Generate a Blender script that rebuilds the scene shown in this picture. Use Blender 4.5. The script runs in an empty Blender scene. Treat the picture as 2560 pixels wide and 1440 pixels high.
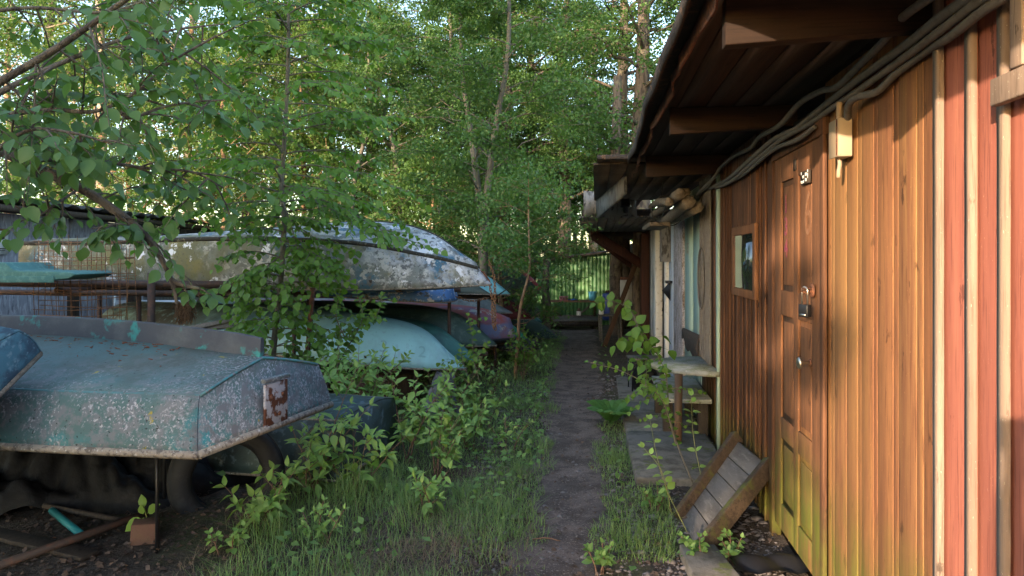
import bpy, math, random
import numpy as np
from mathutils import Vector, Matrix
R = math.radians
SC = bpy.context.scene
COL = SC.collection

# ---------------- camera, world, sun, exposure ----------------
EYE = 1.5; FPX = 1800.0; HX, HY = 1280.0, 645.0
cam_d = bpy.data.cameras.new('camera'); cam = bpy.data.objects.new('camera', cam_d); COL.objects.link(cam)
cam.location = (0, 0, EYE); cam.rotation_euler = (R(90), 0, 0)
cam_d.sensor_width = 36; cam_d.lens = FPX/2560*36; cam_d.shift_y = -75/2560
cam_d.clip_start = 0.05; cam_d.clip_end = 1000
SC.camera = cam
SUNV = Vector((0.558, 0.83, -0.195)).normalized()      # the way the light travels
W = bpy.data.worlds.new('World'); SC.world = W; W.use_nodes = True
nt = W.node_tree; bg = nt.nodes['Background']
sky = nt.nodes.new('ShaderNodeTexSky'); sky.sky_type = 'NISHITA'; sky.sun_disc = False
sky.sun_elevation = math.asin(-SUNV.z); sky.sun_rotation = math.atan2(-SUNV.x, -SUNV.y)
sky.air_density = 1.0; sky.dust_density = 1.2; sky.ozone_density = 1.0
nt.links.new(sky.outputs[0], bg.inputs[0]); bg.inputs[1].default_value = 0.15
sun_d = bpy.data.lights.new('sun', 'SUN'); sun_d.energy = 2.0; sun_d.angle = R(0.6); sun_d.color = (1.0, 0.77, 0.55)
sun = bpy.data.objects.new('sun', sun_d); COL.objects.link(sun); sun.rotation_euler = SUNV.to_track_quat('-Z', 'Y').to_euler()
SC.view_settings.view_transform = 'Standard'; SC.view_settings.look = 'None'
SC.view_settings.exposure = 2.65; SC.view_settings.gamma = 1.0
SC.cycles.max_bounces = 8; SC.cycles.transparent_max_bounces = 8
SC.cycles.use_adaptive_sampling = False
SC.cycles.use_denoising = True; SC.cycles.sample_clamp_indirect = 4.0

# ---------------- helpers ----------------
def at(px, py, Y):
    """world point seen at a photo pixel, Y metres ahead"""
    return Vector(((px-HX)/FPX*Y, Y, EYE + (HY-py)/FPX*Y))
def gz0(y):
    return -0.35*np.clip((np.asarray(y, float)-4)/16, 0, 1.6)
def wob(x, y):
    x = np.asarray(x, float); y = np.asarray(y, float)
    return 0.02*np.sin(1.3*x+0.7*y)+0.014*np.sin(2.9*x-1.7*y+1)+0.008*np.sin(6.1*x+4.3*y)+0.005*np.sin(11*x-9*y+2)
def gz(x, y):
    pc = 0.235+(np.asarray(y, float)-3.4)*0.098
    d = np.abs(np.asarray(x, float)-pc)
    return gz0(y) + wob(x, y)*np.clip(d/0.6, 0.25, 1) - 0.03*np.exp(-(d/0.35)**2)
def ground(px, py):
    Y = EYE*FPX/max(py-HY, 1)
    for _ in range(8): Y = (EYE-float(gz0(Y)))*FPX/(py-HY)
    return at(px, py, Y)

class MB:
    def __init__(s): s.v = []; s.f = []; s.n = 0
    def add(s, V, F):
        V = np.asarray(V, float).reshape(-1, 3)
        if len(V) == 0: return s
        F = [F] if isinstance(F, np.ndarray) else F
        if isinstance(F, list) and F and not isinstance(F[0], np.ndarray):
            by = {}
            for f in F: by.setdefault(len(f), []).append(f)
            F = [np.array(x) for x in by.values()]
        for a in F: s.f.append(np.asarray(a)+s.n)
        s.v.append(V); s.n += len(V); return s
    def hexa(s, P):   # 8 corners: bottom 4 ccw, top 4 ccw
        return s.add(P, np.array([[3,2,1,0],[4,5,6,7],[0,1,5,4],[1,2,6,5],[2,3,7,6],[3,0,4,7]]))
    def box(s, a, b):
        x0,y0,z0 = a; x1,y1,z1 = b
        return s.hexa([(x0,y0,z0),(x1,y0,z0),(x1,y1,z0),(x0,y1,z0),(x0,y0,z1),(x1,y0,z1),(x1,y1,z1),(x0,y1,z1)])
    def bar(s, p, q, w, t, up=(0,0,1)):   # beam from p to q, w across, t along 'up'
        p, q, up = Vector(p), Vector(q), Vector(up)
        d = (q-p).normalized(); sd = d.cross(up)
        if sd.length < 1e-4: sd = d.cross(Vector((0,1,0)))
        sd.normalize(); u = sd.cross(d).normalized()
        a, b = sd*w/2, u*t/2
        return s.hexa([p-a-b, p+a-b, q+a-b, q-a-b, p-a+b, p+a+b, q+a+b, q-a+b])
    def tube(s, P, r, n=8, caps=True, rough=0, seed=0):
        P = np.array([tuple(p) for p in P], float); m = len(P)
        r = np.broadcast_to(np.asarray(r, float), (m,)) if np.ndim(r) == 0 else np.interp(np.linspace(0,1,m), np.linspace(0,1,len(r)), r)
        D = np.gradient(P, axis=0); D /= np.linalg.norm(D, axis=1)[:,None]+1e-9
        ref = np.array([0,0,1.]) if abs(D[0,2]) < .9 else np.array([1.,0,0])
        X = np.empty_like(P); x = np.cross(D[0], ref)
        for i in range(m):
            x = x - D[i]*x.dot(D[i]); x = x/(np.linalg.norm(x)+1e-9); X[i] = x
        Yv = np.cross(D, X); a = np.arange(n)/n*2*math.pi
        rr = r[:,None]*np.ones((m,n))
        if rough: rr = rr*(1+rough*np.random.RandomState(seed).uniform(-1,1,(m,n)))
        V = P[:,None,:] + rr[:,:,None]*(np.cos(a)[None,:,None]*X[:,None,:] + np.sin(a)[None,:,None]*Yv[:,None,:])
        i, j = np.meshgrid(np.arange(m-1), np.arange(n), indexing='ij'); k = (j+1)%n
        F = np.stack([i*n+j, i*n+k, (i+1)*n+k, (i+1)*n+j], -1).reshape(-1,4)
        s.add(V.reshape(-1,3), F)
        if caps:
            s.f.append(np.array([[s.n-m*n+t for t in range(n)][::-1]])); s.f.append(np.array([[s.n-n+t for t in range(n)]]))
        return s
    def lathe(s, prof, c, n=20, M=None):   # prof: (r, z) list
        a = np.arange(n)/n*2*math.pi; V = []
        for r, z in prof:
            V.append(np.stack([r*np.cos(a), r*np.sin(a), np.full(n, z)], -1))
        V = np.concatenate(V)
        if M is not None: V = V @ np.array(M.to_3x3()).T
        m = len(prof); i, j = np.meshgrid(np.arange(m-1), np.arange(n), indexing='ij'); k = (j+1)%n
        F = np.stack([i*n+j, i*n+k, (i+1)*n+k, (i+1)*n+j], -1).reshape(-1,4)
        return s.add(V+np.array(tuple(c)), F)
    def grid(s, G):   # G (m,n,3)
        m, n = G.shape[:2]; i, j = np.meshgrid(np.arange(m-1), np.arange(n-1), indexing='ij')
        F = np.stack([i*n+j, i*n+j+1, (i+1)*n+j+1, (i+1)*n+j], -1).reshape(-1,4)
        return s.add(G.reshape(-1,3), F)
    def build(s, name, mat, parent=None, origin=None, smooth=False, solid=0, bevel=0, M=None, at_=None):
        V = np.concatenate(s.v) if s.v else np.zeros((0,3))
        if M is not None: V = V @ np.array(M.to_3x3()).T + np.array(M.translation)
        if origin is not None: V = V-np.array(tuple(origin))
        me = bpy.data.meshes.new(name); me.vertices.add(len(V)); me.vertices.foreach_set('co', V.astype(np.float32).ravel())
        tot = np.concatenate([np.full(len(f), f.shape[1]) for f in s.f]); loops = np.concatenate([f.ravel() for f in s.f])
        me.loops.add(len(loops)); me.loops.foreach_set('vertex_index', loops.astype(np.int32))
        me.polygons.add(len(tot)); st = np.concatenate([[0], np.cumsum(tot)[:-1]])
        me.polygons.foreach_set('loop_start', st.astype(np.int32))
        try: me.polygons.foreach_set('loop_total', tot.astype(np.int32))
        except Exception: pass
        me.update(calc_edges=True); me.validate()
        if smooth: me.polygons.foreach_set('use_smooth', np.ones(len(me.polygons), bool))
        for mm in (mat if isinstance(mat, (list, tuple)) else [mat]): me.materials.append(mm)
        o = bpy.data.objects.new(name, me); COL.objects.link(o)
        if at_ is not None: o.location = at_
        if parent is not None: o.parent = parent
        if solid:
            md = o.modifiers.new('solid', 'SOLIDIFY'); md.thickness = solid; md.offset = -1
        if bevel:
            md = o.modifiers.new('bevel', 'BEVEL'); md.width = bevel; md.segments = 2; md.limit_method = 'ANGLE'
        return o

def tag(o, label, cat=None, group=None, kind=None):
    if label: o['label'] = label
    if cat: o['category'] = cat
    if group: o['group'] = group
    if kind: o['kind'] = kind
    return o
def thing(name, label, cat, loc=(0,0,0), rz=0, group=None):
    o = bpy.data.objects.new(name, None); COL.objects.link(o); o.location = tuple(loc); o.rotation_euler = (0,0,rz)
    o.empty_display_size = .1
    return tag(o, label, cat, group)
def copy_tree(o, loc, rz=0, sc=1.0, label=None):
    def rec(a, par):
        c = a.copy(); COL.objects.link(c); c.parent = par
        for ch in a.children: rec(ch, c)
        return c
    c = rec(o, None); c.location = tuple(loc); c.rotation_euler = (0,0,rz); c.scale = (sc,sc,sc) if np.ndim(sc) == 0 else sc
    if label: c['label'] = label
    return c
def text(name, body, mat, parent, M, size, ext=.001, bold=0):
    cu = bpy.data.curves.new(name, 'FONT'); cu.body = body; cu.size = size; cu.extrude = ext; cu.align_x = 'CENTER'; cu.align_y = 'CENTER'
    cu.offset = bold; cu.materials.append(mat)
    tmp = bpy.data.objects.new('tmp', cu); me = bpy.data.meshes.new_from_object(tmp); bpy.data.objects.remove(tmp); me.name = name
    o = bpy.data.objects.new(name, me); COL.objects.link(o)
    o.parent = parent; o.matrix_local = M
    return o
def frame(o, x, z):   # matrix with text's x along x, its face normal along z
    x = Vector(x).normalized(); z = Vector(z); z = (z-x*z.dot(x)).normalized(); y = z.cross(x)
    return Matrix(((x.x,y.x,z.x,o[0]),(x.y,y.y,z.y,o[1]),(x.z,y.z,z.z,o[2]),(0,0,0,1)))
def catmull(P, n):
    P = np.array([tuple(p) for p in P], float); m = len(P)
    t = np.linspace(0, m-1-1e-6, n); i = t.astype(int); f = (t-i)[:,None]
    A = np.vstack([2*P[:1]-P[1:2], P, 2*P[-1:]-P[-2:-1]])
    p0, p1, p2, p3 = A[i], A[i+1], A[i+2], A[i+3]
    return 0.5*((2*p1)+(-p0+p2)*f+(2*p0-5*p1+4*p2-p3)*f**2+(-p0+3*p1-3*p2+p3)*f**3)

# ---------------- materials ----------------
def mat(name, col, rough=.75, layers=(), bump=None, metal=0, island=0, trans=None, spec=.4, coat=0, hue=None, glass=False):
    """layers: (colour, scale, lo, hi, opts) opts: s=(stretch), d=detail, kind='n|v|z', amt, z=(z0,z1) fade, obj"""
    m = bpy.data.materials.new(name); m.use_nodes = True; t = m.node_tree; N, L = t.nodes, t.links
    b = N['Principled BSDF']; b.inputs['Roughness'].default_value = rough; b.inputs['Metallic'].default_value = metal
    b.inputs['Specular IOR Level'].default_value = spec; b.inputs['Coat Weight'].default_value = coat
    if glass: b.inputs['Transmission Weight'].default_value = 1
    tc = N.new('ShaderNodeTexCoord'); base = None
    def rgb(c):
        n = N.new('ShaderNodeRGB'); n.outputs[0].default_value = (*c, 1); return n.outputs[0]
    def noise(sc, d=4, s=(1,1,1), kind='n', off=0):
        mp = N.new('ShaderNodeMapping'); mp.inputs['Scale'].default_value = s; mp.inputs['Location'].default_value = (off, off*.7, off*.3)
        L.new(tc.outputs['Object'], mp.inputs[0])
        if kind == 'v':
            n = N.new('ShaderNodeTexVoronoi'); n.inputs['Scale'].default_value = sc; L.new(mp.outputs[0], n.inputs['Vector']); return n.outputs['Distance']
        n = N.new('ShaderNodeTexNoise'); n.inputs['Scale'].default_value = sc; n.inputs['Detail'].default_value = d; n.inputs['Roughness'].default_value = .62
        L.new(mp.outputs[0], n.inputs['Vector']); return n.outputs[0]
    def mathn(op, a, bb):
        n = N.new('ShaderNodeMath'); n.operation = op
        for i, x in enumerate((a, bb)):
            if isinstance(x, (int, float)): n.inputs[i].default_value = x
            else: L.new(x, n.inputs[i])
        return n.outputs[0]
    def mrange(v, lo, hi):
        n = N.new('ShaderNodeMapRange'); n.inputs['From Min'].default_value = lo; n.inputs['From Max'].default_value = hi
        L.new(v, n.inputs['Value']); return n.outputs[0]
    def mix(a, bb, f):
        n = N.new('ShaderNodeMix'); n.data_type = 'RGBA'; L.new(a, n.inputs['A']); L.new(bb, n.inputs['B'])
        if isinstance(f, (int, float)): n.inputs['Factor'].default_value = f
        else: L.new(f, n.inputs['Factor'])
        return n.outputs['Result']
    cur = rgb(col)
    if hue:       # random colour per island between col and hue
        g = N.new('ShaderNodeNewGeometry'); cur = mix(cur, rgb(hue), g.outputs['Random Per Island'])
    for i, ly in enumerate(layers):
        c, sc, lo, hi = ly[:4]; o = ly[4] if len(ly) > 4 else {}
        f = None
        if sc: f = mrange(noise(sc, o.get('d', 5), o.get('s', (1,1,1)), o.get('kind', 'n'), 3.1*i+1), lo, hi)
        for ax in ('x', 'y', 'z'):
            if ax in o:
                sp = N.new('ShaderNodeSeparateXYZ'); L.new(tc.outputs['Object'], sp.inputs[0])
                w = mathn('ADD', sp.outputs['xyz'.index(ax)], mathn('MULTIPLY', mathn('SUBTRACT', noise(o.get('zs', 3), 4, (1,1,1), 'n', 9), .5), o.get('zn', .25)))
                z = mrange(w, *o[ax]); f = z if f is None else mathn('MULTIPLY', f, z)
        if 'm2' in o: f = mathn('MULTIPLY', f, mrange(noise(o['m2'][0], 4, (1,1,1), 'n', 17+i), o['m2'][1], o['m2'][2]))
        f = mathn('MULTIPLY', f, o.get('amt', 1.0)); cur = mix(cur, rgb(c), f)
    if island:    # value jitter per island
        g = N.new('ShaderNodeNewGeometry'); h = N.new('ShaderNodeHueSaturation')
        L.new(mrange2(N, L, g.outputs['Random Per Island'], 1-island, 1+island), h.inputs['Value']); L.new(cur, h.inputs['Color']); cur = h.outputs[0]
    L.new(cur, b.inputs['Base Color'])
    if bump:
        bp = N.new('ShaderNodeBump'); bp.inputs['Strength'].default_value = bump[1]; bp.inputs['Distance'].default_value = bump[2] if len(bump) > 2 else .01
        L.new(noise(bump[0], 5, bump[3] if len(bump) > 3 else (1,1,1)), bp.inputs['Height']); L.new(bp.outputs[0], b.inputs['Normal'])
    if trans:
        tr = N.new('ShaderNodeBsdfTranslucent'); ms = N.new('ShaderNodeMixShader'); ms.inputs[0].default_value = trans
        h = N.new('ShaderNodeMix'); h.data_type = 'RGBA'; h.blend_type = 'MULTIPLY'; h.inputs['Factor'].default_value = 1
        L.new(cur, h.inputs['A']); h.inputs['B'].default_value = (1.5, 1.6, .7, 1); L.new(h.outputs['Result'], tr.inputs[0])
        L.new(b.outputs[0], ms.inputs[1]); L.new(tr.outputs[0], ms.inputs[2]); L.new(ms.outputs[0], N['Material Output'].inputs[0])
    return m
def mrange2(N, L, v, a, b):
    n = N.new('ShaderNodeMapRange'); n.inputs['To Min'].default_value = a; n.inputs['To Max'].default_value = b
    L.new(v, n.inputs['Value']); return n.outputs[0]

G1 = (1,1,.06)    # grain stretched up
def wood(name, col, dark, hue=None, rough=.8, s=G1, extra=(), isl=.18):
    return mat(name, col, rough, [(dark, 45, .40, .62, dict(s=tuple(q*.6 if q < 1 else q for q in s), d=9, amt=.85)), (tuple(c*.5 for c in dark), 130, .54, .64, dict(s=tuple(q*.6 if q < 1 else q for q in s), amt=.8)), (tuple(c*.25 for c in dark), 13, .645, .68, dict(s=tuple(max(q, .45) for q in s), amt=.85)), (tuple(c*.8 for c in dark), 5, .42, .62, dict(s=tuple(max(q, .12) for q in s), amt=.55)), (tuple(min(c*2.6,.6) for c in col), 210, .665, .70, dict(s=tuple(max(q, .4) for q in s), amt=.6)), *extra],
               bump=(150, .35, .002, tuple(q*.6 if q < 1 else q for q in s)), island=isl, hue=hue, spec=.25)
moss = (.10,.115,.018)
m_orange = wood('orange_wood', (.285,.115,.050), (.17,.072,.036), (.235,.125,.050), extra=[(moss, 9, .3, .6, dict(s=(1,1,.25), z=(.62,.28), zn=.5, amt=.9)), ((.23,.13,.045), 2.2, .5, .65, dict(s=(1,1,.15), amt=.6)), ((.12,.055,.025), 130, .66, .7, dict(s=(1,1,.3), amt=.8))], isl=.12)
m_door = wood('brown_door_wood', (.22,.098,.045), (.13,.060,.030), extra=[(moss, 9, .25, .55, dict(s=(1,1,.25), z=(.66,.3), zn=.5, amt=.9))], isl=.06)
m_slat = wood('dark_brown_slats', (.12,.052,.026), (.055,.026,.015), (.145,.066,.033), extra=[(moss, 9, .3, .6, dict(z=(.45,.1), zn=.4, amt=.8))], isl=.25)
m_red = wood('faded_red_paint', (.41,.135,.092), (.32,.105,.075), (.42,.155,.10), extra=[((.25,.11,.055), 6, .58, .72, dict(s=(1,1,.3), amt=.5))], isl=.08)
m_batten = wood('pale_wood', (.31,.23,.18), (.21,.15,.115), isl=.1)
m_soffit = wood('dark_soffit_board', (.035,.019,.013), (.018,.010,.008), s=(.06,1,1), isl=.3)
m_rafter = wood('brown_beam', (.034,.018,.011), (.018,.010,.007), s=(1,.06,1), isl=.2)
m_greywood = wood('grey_weathered_wood', (.17,.158,.145), (.085,.078,.072), s=(1,1,1), extra=[((.14,.15,.04), 5, .55, .7, dict(amt=.5))], isl=.3)
m_darkwood = wood('dark_weathered_wood', (.07,.055,.045), (.035,.028,.022), s=(1,1,.3), isl=.3)
m_redwood = wood('red_brown_painted_wood', (.06,.023,.017), (.03,.013,.011), isl=.2)
m_logend = wood('pale_wood_scraps', (.20,.165,.13), (.10,.08,.062), s=(1,1,1), isl=.3)
m_rust = mat('rusty_steel', (.17,.062,.03), .85, [((.07,.035,.025), 25, .4, .6), ((.30,.11,.04), 60, .55, .7)], bump=(90,.4))
m_dsteel = mat('dark_rusty_pipe', (.05,.032,.026), .7, [((.09,.042,.028), 20, .5, .65)], bump=(60,.3))
m_chain = mat('rusty_chain', (.13,.075,.045), .6, [((.25,.12,.05), 80, .45, .6)], metal=.4)
m_steel = mat('worn_steel', (.62,.58,.52), .28, metal=.95)
m_black = mat('black_plastic', (.012,.012,.014), .4)
m_white = mat('white_paint', (.62,.62,.6), .6, [((.35,.33,.30), 14, .55, .7)])
m_conduit = mat('grey_corrugated_conduit', (.125,.115,.11), .7, [((.10,.09,.08), 30, .5, .6)], bump=(300,.5,.003))
m_cream = mat('cream_enamel', (.32,.25,.17), .55, [((.22,.14,.08), 60, .66, .72), ((.35,.25,.16), 8, .45, .65)])
m_glass = mat('window_glass', (.012,.018,.016), .03, spec=1.0, coat=1)
m_mint = mat('pale_mint_paint', (.34,.46,.40), .7, [((.22,.30,.25), 6, .45, .7, dict(s=(1,1,.2))), ((.15,.14,.10), 60, .7, .74)], bump=(30,.15))
m_bluew = mat('pale_blue_paint', (.36,.43,.52), .65, [((.16,.16,.17), 10, .58, .66, dict(s=(1,1,.3))), ((.45,.48,.5), 30, .5, .6)])
m_peel = mat('peeling_grey_paint', (.40,.37,.39), .85, [((.10,.07,.05), 22, .5, .56, dict(s=(1,1,.25))), ((.22,.19,.18), 60, .45, .6)], bump=(40,.6))
m_felt = mat('roofing_felt', (.045,.037,.033), .95, [((.12,.07,.045), 14, .55, .65)], bump=(30,.8,.02))
m_fascia = mat('grey_sheet_fascia', (.17,.168,.165), .8, [((.05,.045,.043), 18, .5, .62, dict(s=(1,1,.4)))], bump=(40,.4))
m_rubber = mat('tyre_rubber', (.012,.014,.019), .7, [((.028,.031,.037), 12, .5, .7)], bump=(40,.3))
m_tarp = mat('black_tarpaulin', (.005,.005,.006), .6, spec=.2, layers= [((.018,.018,.021), 9, .5, .7)], bump=(12,.5,.02))
m_tealpipe = mat('teal_plastic', (.02,.20,.22), .5)
m_brick = mat('brick', (.13,.068,.05), .9, [((.13,.075,.05), 30, .45, .6)], bump=(60,.5))
m_conc = mat('mossy_concrete', (.16,.148,.132), .95, [((.075,.07,.058), 6, .45, .62), ((.10,.12,.035), 9, .58, .68)], bump=(30,.6,.01))
m_osb = mat('grey_chipboard', (.17,.18,.215), .85, [((.27,.28,.32), 16, .5, .6, dict(s=(1,1,.3))), ((.10,.105,.13), 20, .55, .62, dict(s=(1,1,.25)))], bump=(30,.3))
m_asb = mat('grey_corrugated_roof', (.06,.06,.065), .9, [((.10,.11,.09), 6, .5, .6)])
m_galv = mat('white_corrugated_sheet', (.52,.56,.62), .5)
m_green = mat('green_profiled_steel', (.04,.135,.045), .42, [((.065,.17,.05), 3, .4, .6)], spec=.5)
# ---------------- ground ----------------
def axis(a, b, near0, near1, fine, coarse):
    return np.concatenate([np.arange(a, near0, coarse), np.arange(near0, near1, fine), np.arange(near1, b+coarse, coarse)])
xs = np.unique(np.concatenate([[-200,-120,-60,-30], np.arange(-16,-3,.25), np.arange(-3,2.4,.06), np.arange(2.4,8,.3), [14,30,60,120,200]]))
ys = np.unique(np.concatenate([[-120,-60,-25,-12,-6], np.arange(-3,2.6,.4), np.arange(2.6,9,.06), np.arange(9,30,.2), [34,40,60,100,160,220]]))
X_, Y_ = np.meshgrid(xs, ys); Z_ = gz(X_, Y_)
rs = np.random.RandomState(3); near = (np.abs(X_) < 4) & (Y_ > 2.5) & (Y_ < 12)
Z_ = Z_ + rs.uniform(-.007,.007,Z_.shape)*near
m_ground = mat('leaf_mould_earth', (.075,.058,.045), 1, [((.035,.027,.022), 6, .4, .62), ((.14,.11,.085), 45, .55, .66, dict(d=8)), ((.05,.065,.022), 1.6, .52, .62, dict(amt=.7)), ((.16,.12,.08), 160, .6, .68)], bump=(50,.9,.02))
tag(MB().grid(np.stack([X_, Y_, Z_], -1)).build('ground', m_ground, smooth=True), None, kind='structure')
tt = np.arange(2.3, 20.2, .05); nn = 17; Pg = np.zeros((len(tt), nn, 3))
ea = .04*np.sin(tt*3.1)+.03*np.sin(tt*7.7+1)+rs.uniform(-.015,.015,len(tt)); eb = .04*np.sin(tt*2.7+2)+.03*np.sin(tt*8.3)+rs.uniform(-.015,.015,len(tt))
for i, y in enumerate(tt):
    c = .235+(y-3.4)*.098; hw = .20+min(max(y-3.4,0),8)*.022
    x = np.linspace(c-hw-.05+ea[i], c+hw+.05+eb[i], nn); Pg[i,:,0] = x; Pg[i,:,1] = y
    e = np.minimum(np.arange(nn), nn-1-np.arange(nn))
    Pg[i,:,2] = gz(x, y)+.010*np.clip(e/2, 0, 1)-.012*(e == 0)+rs.uniform(-.004,.004,nn)
m_path = mat('trodden_dirt', (.175,.132,.115), .95, [((.085,.064,.055), 5, .42, .6), ((.27,.22,.19), 70, .58, .64, dict(d=3)), ((.05,.038,.032), 3, .5, .68, dict(amt=.6)), ((.05,.038,.035), 60, .58, .66)], bump=(80,.9,.012))
tag(MB().grid(Pg).build('path', m_path, smooth=True), None, kind='structure')

# ---------------- the row of sheds on the right; local frame (s along wall, off toward path, z) ----------------
ANG = math.atan2(.9934, .1149); WO = Vector((1.0006, 0, 0))
UU = np.array([.1149,.9934,0]); NN_ = np.array([-.9934,.1149,0])
def sw(px, off=0):   # distance along the wall seen at photo column px
    k = (px-HX)/FPX; Y = (1.0006-off/.9934)/(k-.1156); return (Y - off*.1149)/.9934
def zw(px, py, off=0):
    k = (px-HX)/FPX; Y = (1.0006-off/.9934)/(k-.1156); return EYE+(HY-py)/FPX*Y
def lw(s, off, z): return Vector((1.0006+.1149*s-.9934*off, .9934*s+.1149*off, z))
def boards(mb, edges, z0, z1, off=0, th=.02, seed=1, gap=.002, zj=.0):
    r = random.Random(seed)
    for a, b in zip(edges[:-1], edges[1:]):
        o = off + r.uniform(0,.0025); dz = r.uniform(-zj, zj); k = r.uniform(-.002,.002)
        mb.hexa([(a+gap,o-th,z0+dz),(a+gap+k,o,z0+dz),(b-gap+k,o+r.uniform(-.002,.002),z0+dz),(b-gap,o-th,z0+dz),
                 (a+gap,o-th,z1),(a+gap,o,z1),(b-gap,o,z1),(b-gap,o-th,z1)])
SH = thing('orange_shed', 'wooden shed with sunlit orange and red boards, a panelled door and a small window', 'shed', WO, ANG)
def P_(mb, name, m, par=SH, **k): return mb.build(name, m, par, **k)
RZ = 2.30
mb = MB(); mb.box((-1.6,-2.8,-.2),(5.70,-.03,2.2)); P_(mb, 'wall_core', m_darkwood)
mb = MB(); boards(mb, [2.105,2.21,2.255,2.39,2.43,2.565,2.60,2.72,2.76,2.88,3.02,3.07,3.155], -.12, 2.26, seed=4, zj=.02)
P_(mb, 'orange_boards', m_orange, bevel=.0015)
mb = MB(); boards(mb, [.2,.42,.6,.78,.95,1.13,1.3,1.45,1.60,1.755,1.895,2.10], -.12, 2.26, seed=7); P_(mb, 'red_boards', m_red, bevel=.0015)
for i, (a, b) in enumerate([(2.060,2.098),(1.882,1.918),(1.730,1.763),(1.565,1.60),(1.28,1.32),(.93,.97)]):
    r = random.Random(i+20); mb = MB(); n = 24; zz = np.linspace(-.12, 2.26, n)
    lft = np.array([a+r.uniform(-.0008,.0008) for _ in zz]); rgt = np.array([b+r.uniform(-.0008,.0008) for _ in zz])
    ring = np.stack([np.stack([lft,np.full(n,.0085),zz],-1),np.stack([lft,np.full(n,.023),zz],-1),np.stack([rgt,np.full(n,.023),zz],-1),np.stack([rgt,np.full(n,.0085),zz],-1)],1)
    mb.grid(ring); P_(mb, 'batten', m_batten, smooth=False)
mb = MB(); mb.box((1.52,.036,1.86),(1.722,.06,1.925)); mb.box((1.60,.036,1.93),(1.65,.055,2.2)); P_(mb, 'shutter_frame', m_batten, bevel=.004)
# narrow slats between the door and the shed's far corner
mb = MB(); r = random.Random(9); s = 4.045; ed = [s]
while s < 5.70: s += r.choice([.055,.07,.06,.085]); ed.append(min(s, 5.72))
boards(mb, [e for e in ed if e <= 4.44] , -.02, 2.26, seed=2, zj=.02, off=.004); boards(mb, [e for e in ed if e >= 5.16], -.05, 2.26, seed=3, zj=.03, off=.004)
mid = [4.43]+[e for e in ed if 4.46 < e < 5.14]+[5.19]
boards(mb, mid, -.05, 1.245, seed=5, zj=.05, off=.004); boards(mb, mid, 1.715, 2.26, seed=6, off=.016)
for e in ed[::2]:
    if e < 4.44 or e > 5.18: mb.box((e-.008,.01,-.02),(e+.008,.022,2.2))
    else: mb.box((e-.008,.01,0),(e+.008,.022,1.24))
P_(mb, 'narrow_slats', m_slat, bevel=.003)
mb = MB(); mb.box((3.975,-.02,-.1),(4.045,.03,2.12)); mb.box((3.09,-.02,2.03),(4.045,.03,2.12)); mb.box((3.085,.012,-.1),(3.135,.03,2.03)); P_(mb, 'door_frame', m_slat, bevel=.004)
# door with sunk panels
DZ0, DZ1 = .06, 2.03; d0, d1 = 3.16, 3.97
mb = MB(); mb.box((d0,-.02,DZ0),(d1,.004,DZ1)); door = P_(mb, 'door', m_door)
dm = MB()
for a, b in ((d0,d0+.13),(d1-.13,d1),(3.52,3.60)): dm.box((a,.004,DZ0),(b,.0165,DZ1))
for z0, z1 in ((DZ0,.20),(.55,.66),(1.20,1.33),(1.90,2.03)):
    for a, b in ((d0+.13,3.52),(3.60,d1-.13)): dm.box((a,.004,z0),(b,.016,z1))
for a, b in ((d0+.13,3.52),(3.60,d1-.13)):
    for z0, z1 in ((.20,.55),(.66,1.20),(1.33,1.90)):
        dm.box((a+.03,.004,z0+.03),(b-.03,.010,z1-.03))
P_(dm, 'door_panelling', m_door, door, bevel=.003)
m_mag = mat('magenta_paint', (.20,.03,.08), .7, [((.33,.13,.06), 60, .5, .6)])
m_pw = mat('faded_cream_paint', (.25,.13,.07), .7, [((.19,.085,.04), 30, .4, .55)])
def wtext(nm, body, m, par, s, z, size, off, bold=0, sx=1): return text(nm, body, m, par, frame((s,off,z), (-1,0,0), (0,1,0)) @ Matrix.Diagonal((sx,1,1,1)), size, .0008, bold)
for ch, z in (('1',1.775),('3',1.66),('4',1.545)): wtext('painted_number', ch, m_mag, door, 3.76, z, .13, .0115, .003)
wtext('painted_number', '6', m_pw, door, 3.37, 1.70, .30, .0115, .0, .8)
mb = MB(); mb.box((3.30,.0167,1.845),(3.43,.0275,1.905)); np_ = P_(mb, 'number_plate', m_darkwood, door)
mb = MB()
for k, (a, z) in enumerate([(3.418,.0),(3.418,.04),(3.395,.022),(3.395,-.012+.01),(3.38,.022),(3.38,.0),(3.352,.03),(3.352,.006),(3.338,.03),(3.338,.004),(3.316,.016),(3.316,.042)]):
    mb.box((a-.005,.0278,1.850+z),(a+.005,.029,1.850+z+(.014 if k not in (10,) else .022)))
P_(mb, 'number_marks', mat('white_enamel',(.8,.8,.78),.5), door)
mb = MB(); M = Matrix.Rotation(R(-90),3,'X').to_4x4(); ks = 3.31
mb.lathe([(0,.0),(.009,.0),(.008,.03),(.012,.035),(.027,.045),(.029,.052),(.022,.058),(0,.06)], (ks,.016,1.02), 18, M); P_(mb, 'door_knob', m_steel, door, smooth=True)
mb = MB(); mb.lathe([(.02,0),(.018,.006),(0,.007)], (ks,.017,1.02), 14, M); P_(mb, 'knob_plate', m_rust, door)
mb = MB(); mb.box((3.54,.0167,1.93),(3.58,.022,1.985)); P_(mb, 'small_tag', m_darkwood, door)
# window
mb = MB()
for a, b in (((4.43,0,1.24),(4.50,.026,1.715)),((5.12,0,1.24),(5.19,.026,1.715)),((4.50,0,1.24),(5.12,.026,1.295)),((4.50,0,1.655),(5.12,.026,1.715))): mb.box(a, b)
wf = P_(mb, 'window_frame', m_door, bevel=.005)
P_(MB().box((4.503,.005,1.298),(5.117,.0252,1.652)), 'window_pane', m_glass, wf)
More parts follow.
